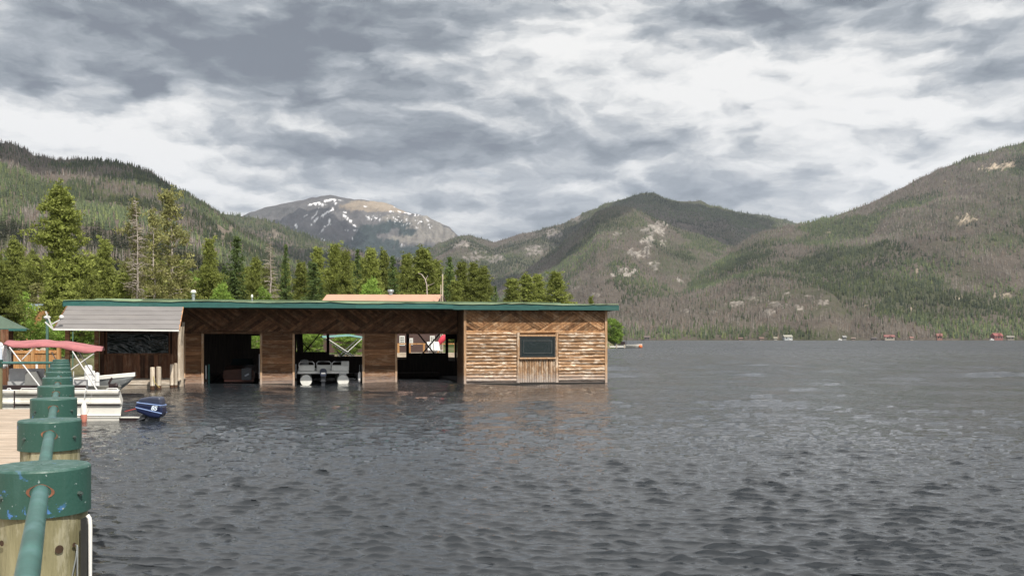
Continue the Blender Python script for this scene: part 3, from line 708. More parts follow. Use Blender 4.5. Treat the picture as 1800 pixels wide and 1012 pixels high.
    to = tr.build("trunk", M_DEADBARK if kind in ('dead', 'sparse') else M_BARK); tme = to.data; bpy.data.objects.remove(to)
    return tme, cme
for kd, n in (('spruce', 3), ('pine', 5), ('sparse', 2), ('dead', 2), ('bush', 3)):
    TREE[kd] = [make_tree(kd, 100 * len(kd) + i) for i in range(n)]
_tc = 0
def tree(kind, u, vtop, y, wpx, label, cat='tree', group=None, name=None, variant=None, zb=None):
    """stand a tree at column u, its tip at row vtop, at distance y"""
    global _tc; _tc += 1
    x = (u - U0) / F * y; z0 = float(land_z(x, y)) if zb is None else zb
    ht = H + (VH - vtop) / F * y - z0
    name = name or {'spruce': 'spruce_tree', 'pine': 'pine_tree', 'sparse': 'pine_tree', 'dead': 'dead_pine_tree', 'bush': 'leafy_tree'}[kind]
    o = thing(name, label, cat, (x, y, z0), random.uniform(0, 6.28), group)
    base_w = {'spruce': 3.1, 'pine': 3.5, 'sparse': 2.9, 'dead': 2.4, 'bush': 5.6}[kind]
    wid = wpx / F * y / base_w * {'pine': 1.36, 'sparse': 1.2, 'spruce': 1.25}.get(kind, 1)
    top = {'bush': 9.7}.get(kind, 9.8)
    o.scale = (wid, wid, ht / top)
    tm, cm = TREE[kind][(variant if variant is not None else _tc) % len(TREE[kind])]
    link('trunk', tm, o); link('crown', cm, o)
    return o
T = tree
# left group
T('pine', 105, 338, 66, 88, 'tallest bushy pine, broad and yellow green, left of the boathouse', variant=0)
T('pine', 2, 470, 52, 62, 'dark pine with drooping orange green boughs at the left edge', variant=1)
T('pine', 28, 428, 120, 50, 'mid green pine just left of the tallest pine')
T('pine', 62, 455, 100, 46, 'small pine touching the left side of the tallest pine')
T('sparse', 70, 500, 80, 52, 'thin low pine under the tallest pine')
T('pine', 148, 470, 84, 44, 'short pine on the right of the tallest pine')
T('bush', 30, 512, 62, 60, 'light green leafy tree behind the lamp post by the hut')
T('pine', 186, 428, 120, 46, 'rounded pine halfway between the tallest pine and the white trunk')
T('pine', 166, 452, 130, 34, 'slim pine beside the rounded pine left of the white trunk')
T('dead', 238, 352, 72, 50, 'nearly bare pine with a bright white trunk', variant=0)
T('sparse', 232, 354, 72.6, 44, 'wispy crown leaning over the white dead trunk', variant=1)
T('sparse', 303, 338, 80, 74, 'tall thin pine with a broad airy crown right of the white trunk', variant=0)
T('sparse', 272, 372, 78, 54, 'thin yellow pine between the white trunk and the tall airy pine', variant=1)
T('pine', 262, 455, 84, 60, 'bushy low pine at the foot of the airy pines')
T('pine', 320, 462, 96, 50, 'low green pine under the tall airy pine')
T('pine', 215, 486, 74, 54, 'low shaggy pine at the foot of the white trunk')
T('bush', 345, 482, 100, 66, 'bright green leafy tree left of the two pointed spruces')
T('pine', 366, 428, 96, 42, 'pointed green tree, first of the pair over the roof vent')
T('spruce', 413, 416, 98, 50, 'cone shaped spruce, second of the pair over the roof vent', variant=0)
T('bush', 392, 500, 90, 50, 'bright green leafy bush tree at the foot of the cone shaped spruce')
T('pine', 449, 460, 96, 32, 'small pine between the cone shaped spruce and the grey dead pine')
T('dead', 474, 418, 92, 46, 'straight grey dead pine with fine bare twigs', variant=1)
T('bush', 462, 508, 88, 44, 'low leafy bush tree below the grey dead pine')
T('spruce', 502, 430, 100, 27, 'very narrow dark spruce', variant=1)
T('pine', 530, 466, 104, 40, 'yellow green pine right of the very narrow spruce')
T('spruce', 550, 462, 84, 54, 'broad bright spruce left of the pink roof', variant=2)
T('pine', 558, 440, 118, 36, 'pine rising behind the broad bright spruce')
T('pine', 588, 437, 112, 46, 'rounded pine over the left end of the pink roof')
T('pine', 609, 445, 108, 34, 'slender pine right of the rounded pine over the pink roof')
T('spruce', 630, 438, 116, 26, 'dark pointed spruce over the pink roof', variant=1)
T('pine', 655, 444, 110, 44, 'full pine right of the dark pointed spruce')
T('bush', 655, 492, 92, 56, 'low bright leafy tree above the pink roof')
T('pine', 676, 447, 120, 34, 'pine directly behind the roof flue of the house')
T('spruce', 692, 450, 114, 30, 'dark spruce just right of the house flue', variant=0)
T('pine', 716, 452, 110, 42, 'green pine left of the widest pine over the pink roof')
T('pine', 744, 442, 104, 62, 'widest and highest pine over the right half of the pink roof', variant=0)
T('pine', 765, 462, 112, 38, 'pine just right of the widest pine')
T('spruce', 789, 452, 100, 38, 'dark spruce at the gable end of the house', variant=0)
T('pine', 813, 464, 108, 38, 'pine right of the dark spruce at the gable end')
T('pine', 832, 467, 112, 38, 'pine in the middle of the row sloping down right')
T('pine', 850, 474, 106, 38, 'last full pine of the row sloping down right')
T('pine', 800, 497, 92, 40, 'low pine at the foot of the dark spruce by the gable')
T('spruce', 871, 503, 120, 20, 'smallest spruce at the right end of the long row', variant=1)
T('pine', 898, 492, 150, 42, 'left pine of the small clump above the log room')
T('pine', 925, 486, 160, 44, 'tall dark pine in the small clump above the log room')
T('pine', 947, 487, 165, 38, 'middle pine of the small clump above the log room')
T('pine', 974, 481, 160, 46, 'right pine of the small clump above the log room')
T('pine', 1038, 524, 190, 16, 'lone pine tip over the right end of the boathouse roof')
T('bush', 1074, 556, 236, 42, 'rounded green tree on the point behind the boathouse end', variant=0, zb=.3)
T('bush', 1084, 576, 238, 24, 'small green bush at the water edge of the point', variant=1, zb=.2)
for i in range(90):     # wood behind, seen only between and above the nearer trees
    u = random.uniform(-40, 880); y = random.uniform(125, 300)
    vt = interp([(-40, 445), (330, 470), (480, 478), (560, 460), (800, 475), (880, 515)], u) + random.uniform(-8, 22)
    T('pine' if random.random() < .7 else 'spruce', u, float(vt), y, random.uniform(24, 38), 'green conifer deep in the wood behind the front row of trees', group='conifers in the wood behind the front row')
# bushes and low trees on the left shore
T('bush', 52, 558, 54, 70, 'dense green shrub behind the red canopy', 'shrub', name='shrub')
T('bush', 96, 566, 56, 46, 'green shrub beside the green metal pole', 'shrub', name='shrub')
T('bush', 140, 560, 60, 60, 'green shrub seen under the grey lean-to roof', 'shrub', name='shrub')
T('pine', 118, 515, 60, 60, 'low dense pine branches beside the left end of the boathouse')
T('bush', 545, 580, 64, 50, 'green shrub seen through the left half of the middle slip', 'shrub', name='shrub')
T('bush', 610, 584, 62, 56, 'green shrub seen through the right half of the middle slip', 'shrub', name='shrub')
T('bush', 450, 582, 64, 40, 'green shrub seen through the first slip', 'shrub', name='shrub')
# ---------------------------------------------------------------- boathouse
BO = Vector((-19.7, 41.5, 0)); BX = Vector((25.0, 5.5, 0)).normalized(); BN = Vector((-BX.y, BX.x, 0)); BROT = math.atan2(BX.y, BX.x)
def S(u, t):
    k = (u - U0) / F; oy = BO.y + t * BN.y; ox = BO.x + t * BN.x
    return (k * oy - ox) / (BX.x - k * BX.y)
def YY(s, t): return BO.y + s * BX.y + t * BN.y
def ZZ(v, s, t): return H + (VH - v) / F * YY(s, t)
OV = .40
LEN = S(1086, -OV)
M_LOG = mat_wood("peeled_logs", (.19, .105, .058), (.46, .29, .165), (.72, .61, .49), 'x', .8, weather=.75, grain=7)
M_LOGV = mat_wood("upright_logs", (.20, .115, .065), (.45, .29, .17), (.66, .55, .43), 'z', .6, weather=.75, grain=7)
M_SLAB = mat_wood("slab_wood", (.17, .08, .038), (.40, .225, .11), (.52, .38, .25), 'n', .35)
M_TRIM = mat_wood("trim_timber", (.30, .17, .09), (.52, .33, .19), (.62, .5, .38), 'z', .4, weather=.6)
M_PLK = mat_wood("brown_planks", (.105, .048, .024), (.29, .145, .068), (.40, .27, .17), 'x', .4, weather=.4, grain=10)
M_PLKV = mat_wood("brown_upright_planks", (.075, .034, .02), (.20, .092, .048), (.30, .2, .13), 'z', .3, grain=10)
M_SLABSHADE = mat_wood("shaded_slab_wood", (.085, .042, .022), (.23, .115, .058), (.30, .2, .12), 'n', .25)  # darker copy of the slab wood, shade of the recess put into the colour
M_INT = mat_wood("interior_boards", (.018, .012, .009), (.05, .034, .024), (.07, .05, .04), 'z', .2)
M_TEAL = mat_plain("teal_fascia_paint", (.022, .105, .095), .55, .22, 3.0, dirt=(.045, .13, .115), stretch=(.6, 3, 3))
M_ROOFG = mat_plain("pale_green_roofing", (.20, .28, .17), .85, .25, 1.2, dirt=(.26, .30, .2))
M_LEANTO = mat_plain("grey_brown_metal_roof", (.20, .19, .19), .6, .12, 1.0, dirt=(.235, .22, .21), stretch=(1, 3, 3))
M_DOCKW = mat_wood("bleached_dock_wood", (.36, .29, .22), (.60, .52, .43), (.72, .66, .58), 'x', .5)
M_PILE = mat_wood("bleached_piling", (.38, .30, .22), (.62, .54, .44), (.78, .72, .62), 'z', .5)
M_WHITE = mat_plain("white_paint", (.74, .74, .72), .4, .06, 4)
M_BLACK = mat_plain("black_frame", (.02, .022, .022), .5, .2, 5)
M_FLOATGAP = mat_plain("float_shadow_gap", (.02, .018, .016), .8, .3, 3)  # floats in near black, the shadow gap at the waterline put into their colour
def glass(name, col=(.015, .03, .03), rough=.06, bump=0, sc=2.0, stretch=(1, 1, 1)):
    m, t, b, o = new_mat(name); b.inputs['Base Color'].default_value = (*col, 1); b.inputs['Roughness'].default_value = rough
    b.inputs['Specular IOR Level'].default_value = .8
    if bump:
        co = t.node('ShaderNodeTexCoord').outputs['Object']
        bn = t.node('ShaderNodeBump'); bn.inputs['Distance'].default_value = bump
        t.put(bn.inputs['Height'], t.noise(t.vm('MULTIPLY', co, stretch), sc, 2, .5, 1.5)); t.l.new(bn.outputs[0], b.inputs['Normal'])
    return m
M_GLASS = glass("dark_window_glass", (.008, .016, .016), bump=.006, sc=1.2)
M_VINYL = glass("wavy_clear_vinyl", (.016, .022, .02), .10, bump=.35, sc=.75, stretch=(1, 1, 1.9))

bh = thing('boathouse', 'long log sided boathouse with green roof edge and three open boat slips', 'boathouse', BO, BROT)
rnd = random.Random(5)
def clip_poly(poly, a, b, c):               # keep a*x+b*z <= c
    out = []
    for i in range(len(poly)):
        p, q = poly[i], poly[(i + 1) % len(poly)]; dp = a*p[0]+b*p[1]-c; dq = a*q[0]+b*q[1]-c
        if dp <= 0: out.append(p)
        if (dp < 0) != (dq < 0) and abs(dp - dq) > 1e-9:
            t = dp / (dp - dq); out.append((p[0]+(q[0]-p[0])*t, p[1]+(q[1]-p[1])*t))
    return out
def frieze(mb, s0, s1, z0, z1, t, period=3.1, wd=.115, phase=0.0):
    h = z1 - z0; half = period / 2
    k0 = int((s0 - phase) / half) - 1; k1 = int((s1 - phase) / half) + 2
    for k in range(k0, k1):
        a = phase + k * half; upw = k % 2 == 0     # triangles pointing up and down in turn
        tri = [(a, z0), (a + period, z0), (a + half, z1)] if upw else [(a, z1), (a + half, z0), (a + period, z1)]
        sl = 1 if upw else -1
        # slats parallel to one slope of the triangle
        ang = math.atan2(h, half) * sl; dx, dz = math.cos(ang), math.sin(ang); nx, nz = -dz, dx
        vals = [p[0]*nx + p[1]*nz for p in tri]; q = min(vals)
        while q < max(vals):
            w2 = wd * rnd.uniform(.8, 1.3); g = .006
            poly = clip_poly(tri, nx, nz, q + w2 - g); poly = clip_poly(poly, -nx, -nz, -(q + g)) if poly else poly
            if poly: poly = clip_poly(poly, 1, 0, s1); 
            if poly: poly = clip_poly(poly, -1, 0, -s0)
            if poly and len(poly) > 2:
                d = rnd.uniform(.02, .055); sp = poly if True else poly
                cx_ = sum(p[0] for p in sp) / len(sp); cz_ = sum(p[1] for p in sp) / len(sp)
                inner = [(cx_ + (p[0]-cx_)*.96, cz_ + (p[1]-cz_)*.94) for p in sp]
                n = len(sp); vs = [(p[0], t, p[1]) for p in sp] + [(p[0], t - d, p[1]) for p in inner]
                mb.add(vs, [tuple(range(n, 2*n))] + [(i, (i+1) % n, (i+1) % n + n, i + n) for i in range(n)], rnd.uniform(.55, 1.35))
            q += w2
    # three or four proud battens on the slopes
def log_h(mb, s0, s1, z, r, t):
    n = max(2, int((s1 - s0) / .11)); rings = []; ph = rnd.uniform(0, 10)
    for i in range(n + 1):
        s = s0 + (s1 - s0) * i / n; rr = r * (1 + .07 * math.sin(s * 3 + ph) + rnd.uniform(-.08, .08)); dz = .009 * math.sin(s * 1.7 + ph)
        rings.append([(s, t + .02 - rr * math.cos(a) * 1.05, z + dz + rr * math.sin(a)) for a in [R(-95 + 190 * k / 7) for k in range(8)]])
    mb.loft(rings, rnd.choice([rnd.uniform(.7, .9), rnd.uniform(.85, 1.15), rnd.uniform(1.05, 1.35)]), smooth=False)
    for rg in (rings[0], rings[-1]): mb.add(rg, [tuple(range(8))], .8)
def log_v(mb, s, z0, z1, r, t):
    n = int((z1 - z0) / .12); rings = []; ph = rnd.uniform(0, 10)
    for i in range(n + 1):
        z = z0 + (z1 - z0) * i / n; rr = r * (1 + .08 * math.sin(z * 4 + ph) + rnd.uniform(-.08, .08))
        rings.append([(s + rr * math.sin(a), t + .02 - rr * math.cos(a), z) for a in [R(-95 + 190 * k / 7) for k in range(8)]])
    mb.loft(rings, rnd.uniform(.7, 1.3), smooth=False)
    mb.add(rings[-1], [tuple(range(8))], 1)

ZE = 3.60                                    # eave underside
s815, s820 = S(816, 0), S(820, 0); sR = S(1067, 0)
ZF = 2.52; TR = 2.0; TB = 9.6
# right room, in the sun: log courses, upright logs, frieze
wl = MB(); wl.box(s815 + .02, sR, .06, .16, -.15, ZE, .35); wl.box(sR - .1, sR, .16, TB, -.15, ZE, .6); wl.box(s815 + .02, s815 + .12, .16, 2.3, -.15, ZE, .7)
wl.box(S(824, TB), sR - .1, TB - .1, TB, -.15, ZE, .6)
wall_r = wl.build('wall', M_PLK, bh)
sA, sB, sC, sD = S(820, 0), S(908, 0), S(982, 0), S(1064, 0); nlog = 15; zb = .10; st = (ZF - zb) / nlog
for (a, b) in ((sA, sB), (sC, sD)):
    lg = MB()
    for i in range(nlog):
        z = zb + st * (i + .5); x = a
        while x < b - .05:
            x2 = b if (b - x < 1.0 or rnd.random() < .5) else min(b, x + rnd.uniform(.7, 1.6))
            if b - x2 < .35: x2 = b
            log_h(lg, x, x2 - .004, z + rnd.uniform(-.008, .008), st * .54, .06); x = x2
    lg.build('log_siding', M_LOG, wall_r)

lv = MB(); sa, sb = S(914, 0), S(976, 0); nv = 15
for i in range(nv): log_v(lv, sa + (sb - sa) * (i + .5) / nv, .06, ZZ(632, sa, 0) , (sb - sa) / nv * .53, .06)
for u in (911, 979): log_v(lv, S(u, 0), .04, ZF - .02, .085, .03)
lv.build('upright_logs', M_LOGV, wall_r)
fz = MB(); frieze(fz, sA - .04, sR - .05, ZF + .06, ZE - .02, .06, 3.2, .125, sA + .4)
log_h(fz, sA, sR - .06, ZF + .01, .07, .05); fz.build('frieze', M_SLAB, wall_r)
tr = MB()
for s in (s815 + .04, sR - .05): tr.box(s - .06, s + .06, -.03, .10, -.02, ZE, 1)
tr.box(s815 - .02, s815 + .018, .03, .35, .0, ZE, .5)
split_build(tr, 'corner_post', M_TRIM, wall_r)
fb = MB(); fb.box(s815 + .1, sR - .1, .0, TB, -.3, .04, 1); fb.build('float', M_FLOATGAP, wall_r)
zw0, zw1 = ZZ(628, sa, 0), ZZ(591, sa, 0)
wf = MB(); f_ = .07
wf.box(sa, sb, -.02, .05, zw1 - .07, zw1, 1); wf.box(sa, sb, -.02, .05, zw0, zw0 + .07, 1); wf.box(sa, sa + f_, -.021, .05, zw0 + .07, zw1 - .07, 1); wf.box(sb - f_, sb, -.021, .05, zw0 + .07, zw1 - .07, 1)
wf.box(sa + .17, sb - .17, -.005, .035, zw0 + .20, zw0 + .225, 3.0); wf.box(sa + .17, sb - .17, -.005, .035, zw1 - .22, zw1 - .195, 3.0)
wf.box(sa + .17, sa + .195, -.005, .035, zw0 + .225, zw1 - .22, 3.0); wf.box(sb - .195, sb - .17, -.005, .035, zw0 + .225, zw1 - .22, 3.0)
win = wf.build('window', M_BLACK, wall_r)
g = MB(); g.box(sa + f_, sb - f_, .02, .03, zw0 + .07, zw1 - .07); g.build('pane', M_GLASS, win)
sl = MB(); sl.box(sa - .04, sb + .02, -.09, .05, zw0 - .07, zw0 - .005, 1.2); sl.build('sill', M_TRIM, win); sl = MB(); sl.box(sa - .03, sb + .03, -.04, .05, zw1 + .003, zw1 + .09, 1.0); sl.build('lintel', M_TRIM, win)

# recessed front: piers between the slips, frieze, posts
def slip_s(u): return S(u, TR)
piers = [(322, 358), (457, 518), (637, 698)]
for (u0, u1) in piers:
    a, b = slip_s(u0), slip_s(u1); m = MB(); z = .02
    m.box(a + .01, b - .01, TR + .03, TR + .12, -.1, ZF, .3)
    while z < ZF - .02:
        h_ = rnd.uniform(.13, .2); z2 = min(ZF, z + h_)
        x = a + .1
        while x < b - .12:
            x2 = b - .1 if rnd.random() < .75 else min(b - .1, x + rnd.uniform(.6, 1.2))
            m.box(x, x2 - .004, TR - rnd.uniform(0, .018), TR + .03, z + .004, z2 - .004, rnd.uniform(.5, 1.45)); x = x2
        z = z2
    pr = m.build('pier', M_PLK, bh)
    m = MB(); m.box(a, a + .1, TR - .05, TR + .14, -.3, ZF, 1); m.box(b - .1, b, TR - .05, TR + .14, -.3, ZF, 1.15); split_build(m, 'corner_post', M_TRIM, pr)
    m = MB(); m.box(a + .1, b - .1, TR - .06, TR + .2, -.16, .018, .9); m.build('float', M_FLOATGAP, pr)
sL = S(175, TR)
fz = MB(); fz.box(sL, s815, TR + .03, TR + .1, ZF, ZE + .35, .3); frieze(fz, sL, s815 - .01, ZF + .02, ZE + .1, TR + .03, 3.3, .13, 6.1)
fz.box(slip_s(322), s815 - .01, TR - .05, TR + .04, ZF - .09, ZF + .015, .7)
fz.build('frieze', M_SLABSHADE, bh)
# stretch of wall under the lean-to
aw0, aw1 = S(175, TR), slip_s(322); zwb = ZZ(622, 4, TR); zwt = ZZ(583, 4, TR)
m = MB(); x = aw0
while x < aw1:
    x2 = min(aw1, x + rnd.uniform(.14, .26)); m.box(x + .003, x2 - .003, TR - rnd.uniform(0, .02), TR + .03, .30, zwb, rnd.uniform(.5, 1.7)); x = x2
x = aw0; wa, wb = S(188, TR), S(296, TR)
while x < aw1:
    x2 = x + .2
    if x2 < wa or x > wb: m.box(x + .003, min(x2, aw1) - .003, TR - rnd.uniform(0, .02), TR + .03, zwb, ZF + .02, rnd.uniform(.5, 1.5))
    x = x2
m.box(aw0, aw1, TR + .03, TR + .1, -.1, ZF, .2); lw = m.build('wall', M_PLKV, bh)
m = MB(); m.box(wa, wb, TR - .005, TR + .02, zwb + .02, ZF - .1); wv = m.build('window', M_VINYL, lw)
m = MB()
for s in (wa - .05, wb + .02): m.box(s, s + .06, TR - .04, TR + .03, .3, ZF, 1.2)
m.box(wa, wb, TR - .04, TR + .03, zwb - .04, zwb + .04, 1.2); m.build('frame', M_PLKV, wv)
# interior: rear wall with openings, ceiling, end wall, posts
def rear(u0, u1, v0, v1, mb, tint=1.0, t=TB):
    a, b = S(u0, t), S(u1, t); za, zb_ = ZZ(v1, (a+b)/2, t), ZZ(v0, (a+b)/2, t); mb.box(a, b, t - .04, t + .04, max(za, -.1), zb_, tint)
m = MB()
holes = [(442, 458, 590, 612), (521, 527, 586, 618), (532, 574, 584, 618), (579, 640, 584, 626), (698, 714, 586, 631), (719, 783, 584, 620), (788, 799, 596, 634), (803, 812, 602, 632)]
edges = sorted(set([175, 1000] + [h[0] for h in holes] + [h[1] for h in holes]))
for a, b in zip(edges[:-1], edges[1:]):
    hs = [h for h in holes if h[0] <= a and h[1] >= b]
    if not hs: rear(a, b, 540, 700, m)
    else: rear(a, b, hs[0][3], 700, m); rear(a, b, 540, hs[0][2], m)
m.box(.6, s815, TR + .1, TB, ZE + .02, ZE + .1, 1)
for u in (340, 487, 667):
    s = slip_s(u); m.box(s - .05, s + .05, TR + .13, TR + 1.2, -.1, ZF, .8)
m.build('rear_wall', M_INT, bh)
m = MB()
def brace(u0, v0, u1, v1, wd=.26):
    a, b = S(u0, TB), S(u1, TB); m.bar((a, TB - .1, ZZ(v0, a, TB)), (b, TB - .1, ZZ(v1, b, TB)), wd, .06)
brace(522, 592, 545, 616); brace(564, 584, 534, 620); brace(733, 584, 765, 624); brace(776, 582, 738, 626); brace(526, 584, 528, 622, .35)
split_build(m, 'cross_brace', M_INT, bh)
m = MB()
for u in (352, 465, 510, 645, 692):
    s = slip_s(u); m.box(s - .3, s + .3, TR + .3, TB - .2, .12, .26, 1)
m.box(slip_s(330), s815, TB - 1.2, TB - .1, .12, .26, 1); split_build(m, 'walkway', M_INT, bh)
# roof: thick fascia board in front, pale roofing rising to the back
m = MB()
def fas(s): return -.0
pieces = [0, 3.1, 7.4, 12.6, 17.2, 21.4, LEN]
for a, b in zip(pieces[:-1], pieces[1:]):
    j0 = rnd.uniform(-.02, .02); m.box(a, b - .004, -OV - .05, -OV, ZE + j0, ZE + .255 + j0, rnd.uniform(.88, 1.12))
m.box(-.05, 0, -OV - .04, TB + .6, ZE, ZE + .25, .9); m.box(LEN, LEN + .05, -OV - .04, TB + .6, ZE, ZE + .25, .9)
roof = MB(); nx = 80; rows_ = []
for j, (t, dz) in enumerate([(-OV - .09, -.005), (-OV - .09, .03), (2.0, .10), (5, .23), (8, .34), (TB + .7, .40)]):
    rows_.append([(s := LEN * i / nx, t + (rnd.uniform(-.012, .012) if j < 2 else 0), ZE + .265 + dz + (.028 * math.sin(s * 1.3) + rnd.uniform(-.012, .012) if j < 2 else .03 * math.sin(s * .8 + j))) for i in range(nx + 1)])
roof.loft(rows_, 1.0, smooth=False)
roof.add([(0, -OV, ZE + .02), (LEN, -OV, ZE + .02), (LEN, TB + .6, ZE + .02), (0, TB + .6, ZE + .02)], [(0, 1, 2, 3)], .3)
roof.add([(0, TB + .65, ZE), (LEN, TB + .65, ZE), (LEN, TB + .65, ZE + .8), (0, TB + .65, ZE + .8)], [(0, 1, 2, 3)], .5)
ro = roof.build('roof', M_ROOFG, bh); m.build('fascia', M_TEAL, ro)
# loose curled roofing edge at the left
m = MB(); s0, s1 = S(166, 0), S(250, 0)
m.add([(s0, -OV - .08, ZE + .30), (s1, -OV - .08, ZE + .29), (s1, .3, ZE + .37), (s0, .3, ZE + .39), (s0 + .2, -OV - .09, ZE + .37)], [(0, 1, 4), (4, 1, 2, 3), (0, 4, 3)], 1.35); m.build('loose_roofing', M_ROOFG, ro)
# lean-to roof
t1 = -1.9; zt, zl = ZE + .02, ZZ(578.5, 2, t1)
TL = -OV - .06
la0, la1 = S(118, TL), S(322, TL); lb0, lb1 = S(94, t1), S(315, t1)
m = MB(); n = 5
for j in range(n):                           # overlapping sheets
    f0, f1 = j / n, (j + 1) / n
    def pt(f, e, dz=0): 
        a = la0 + (lb0 - la0) * f; b = la1 + (lb1 - la1) * f
        return (a + (b - a) * e, TL + (t1 - TL) * f, zt + (zl - zt) * f + dz)
    k = 14; top = [pt(f0, i / k, .012) for i in range(k + 1)]; bot = [pt(f1, i / k, .03 + rnd.uniform(-.006, .006)) for i in range(k + 1)]; low = [(p[0], p[1] + .004, p[2] - .022) for p in bot]
    m.loft([top, bot, low], rnd.uniform(.93, 1.07), smooth=False)
m.add([pt(0, 0, -.03), pt(0, 1, -.03), pt(1, 1, -.03), pt(1, 0, -.03)], [(0, 1, 2, 3)], .4)
le = m.build('lean_to_roof', M_LEANTO, bh)
m = MB(); p0, p1 = pt(1, 0), pt(1, 1); m.bar((p0[0], p0[1] - .03, p0[2] - .01), (p1[0], p1[1] - .03, p1[2] - .05), .05, .07, 1.0); m.build('gutter', M_WHITE, le)
m = MB(); m.bar(pt(0, 0, -.04), pt(1, 0, -.04), .05, .12, .8); m.bar(pt(0, 1, -.02), pt(1, 1, -.02), .04, .06, 2.2); m.build('rafter', M_PLK, le)
for u, t in ((119, .2), (170, 1.8)):
    s = S(u, t); m = MB(); m.box(s - .09, s + .09, t - .09, t + .09, .2, ZE - .1, 1.3); m.build('post', M_PLK, bh)
s = S(318, .3); m = MB(); zc = ZZ(568, s, .3)
m.box(s - .12, s - .002, .2, .34, -.4, zc, .95); m.box(s + .002, s + .12, .22, .36, -.4, zc - .15, .8); m.bar((s + .05, .27, zc - 1.0), (s + .12, .27, zc + .05), .1, .1, .9); m.build('post', M_PILE, bh)
# flues on the roof
def flue(u, v0, v1, wd, t):
    s = S(u, t); z1 = ZZ(v0, s, t); z0 = ZE + .3; m = MB(); r = wd / 2
    m.lathe([(r, z0 - .1), (r, z1 - .12)], (s, t, 0), 12); m.lathe([(r * 1.25, z1 - .30), (r * 1.25, z1 - .24)], (s, t, 0), 12)
    fl = m.build('vent_pipe', mat_galv, bh); m = MB(); m.lathe([(.01, z1 + .02), (r * 1.3, z1), (r * 2.0, z1 - .12), (r * 1.6, z1 - .14), (.01, z1 - .14)], (s, t, 0), 14); m.build('cap', M_WHITE, fl)
mat_galv = mat_plain("galvanised_pipe", (.33, .36, .37), .5, .25, 8, metal=.5)
flue(340, 510, 526, .15, 5); flue(443, 518, 528, .06, 5)
# flood-light bracket on the left corner
m = MB(); c = Vector(pt(1, 0)); 
m.bar(c + Vector((-.02, 0, 0)), c + Vector((-.30, 0, .75)), .07, .05, .8); m.bar(c + Vector((-.05, 0, .22)), c + Vector((.30, -.1, .40)), .05, .05, .9); m.bar(c + Vector((0, 0, -.02)), c + Vector((-.32, 0, .30)), .06, .05, .9)
m.ball(c + Vector((.34, -.1, .5)), .10, 10, .95); m.build('light_bracket', M_WHITE, bh)

# platform in front of the lean-to wall, with pilings
dk = thing('floating_dock', 'bleached plank dock in front of the lean-to wall', 'dock', BO, BROT)
m = MB(); d0, d1 = S(190, -.2), S(312, -.2); x = d0
while x < d1: m.box(x, x + .135, -.25, TR - .05, .30, .345, rnd.uniform(.85, 1.15)); x += .145
m.build('deck_boards', M_DOCKW, dk)
m = MB(); m.box(d0, d1, -.31, -.255, .15, .34, .95); m.box(d0, d1, -.29, -.25, -.12, .13, .6); m.box(d0, d1, -.25, TR - .1, -.2, .28, .25); m.build('edge_beam', M_DOCKW, dk)
def piling(u, v0, v1, w_, label, t, tint=1, lean=0):
    s = S(u, t); p = BO + BX * s + BN * t; y = p.y; z1 = H + (VH - v0) / F * y
    o = thing('mooring_piling', label, 'piling', (p.x, p.y, 0)); m = MB(); r = w_ / 2 / F * y
    pf = [(r, -1.0), (r * 1.02, z1 * .5), (r * .98, z1 - .03), (r * .85, z1), (.01, z1 + .005)]
    m.lathe(pf, (0, 0, 0), 14, tint); m.build('timber', M_PILE, o)
    m = MB(); m.lathe([(r * 1.03, -.5), (r * 1.04, .10), (r * 1.01, .13)], (0, 0, 0), 14, .5); m.build('wet_foot', M_PLKV, o); return o
piling(268, 645, 684, 8, 'left short piling of the white pair in front of the plank dock', -.9, 1.1)
piling(279, 644, 684, 8.5, 'right short piling of the white pair in front of the plank dock', -.75, .8)
piling(302, 640, 680, 6, 'slim piling left of the tall lean-to post', -.35, 1.15)
piling(309, 638, 679, 6, 'tan piling touching the tall lean-to post', -.30, .75)
m = MB(); p0 = BO + BX * S(270, -.9) + BN * -1.0; p1 = BO + BX * S(283, -.8) + BN * -1.0
m.tube([(p0.x, p0.y, .55), (p0.x + .1, p0.y - .1, .28), (p1.x, p1.y - .1, .05)], .014, 5); o = m.build('rope', mat_plain("yellow_rope", (.5, .4, .12), .8)); tag(o, 'thin yellow rope hanging between the two white pilings', 'rope')
# ---------------------------------------------------------------- own dock, railing
M_DECK = mat_wood("pale_deck_boards", (.36, .285, .22), (.52, .43, .35), (.58, .50, .42), 'x', .4)
ZD = H - 1.68
def rail_x(y): return -0.097 - 0.4765 * y
dock = thing('dock', 'plank dock beside the row of green capped posts', 'dock', (0, 0, 0))
m = MB(); y = -3.0; yend = 22.4
while y < yend:
    x1 = rail_x(y) + .20; m.box(-26, x1, y, y + .138, ZD - .04, ZD + rnd.uniform(-.003, .003), rnd.uniform(.84, 1.12)); y += .146
m.build('deck_boards', M_DECK, dock)
m = MB(); m.bar((rail_x(-3) + .16, -3, ZD - .16), (rail_x(22.4) + .16, 22.4, ZD - .16), .08, .22, .5); m.box(-26, rail_x(22.4) + .1, 22.30, 22.38, ZD - .27, ZD - .042, .6); m.build('edge_beam', M_DECK, dock)

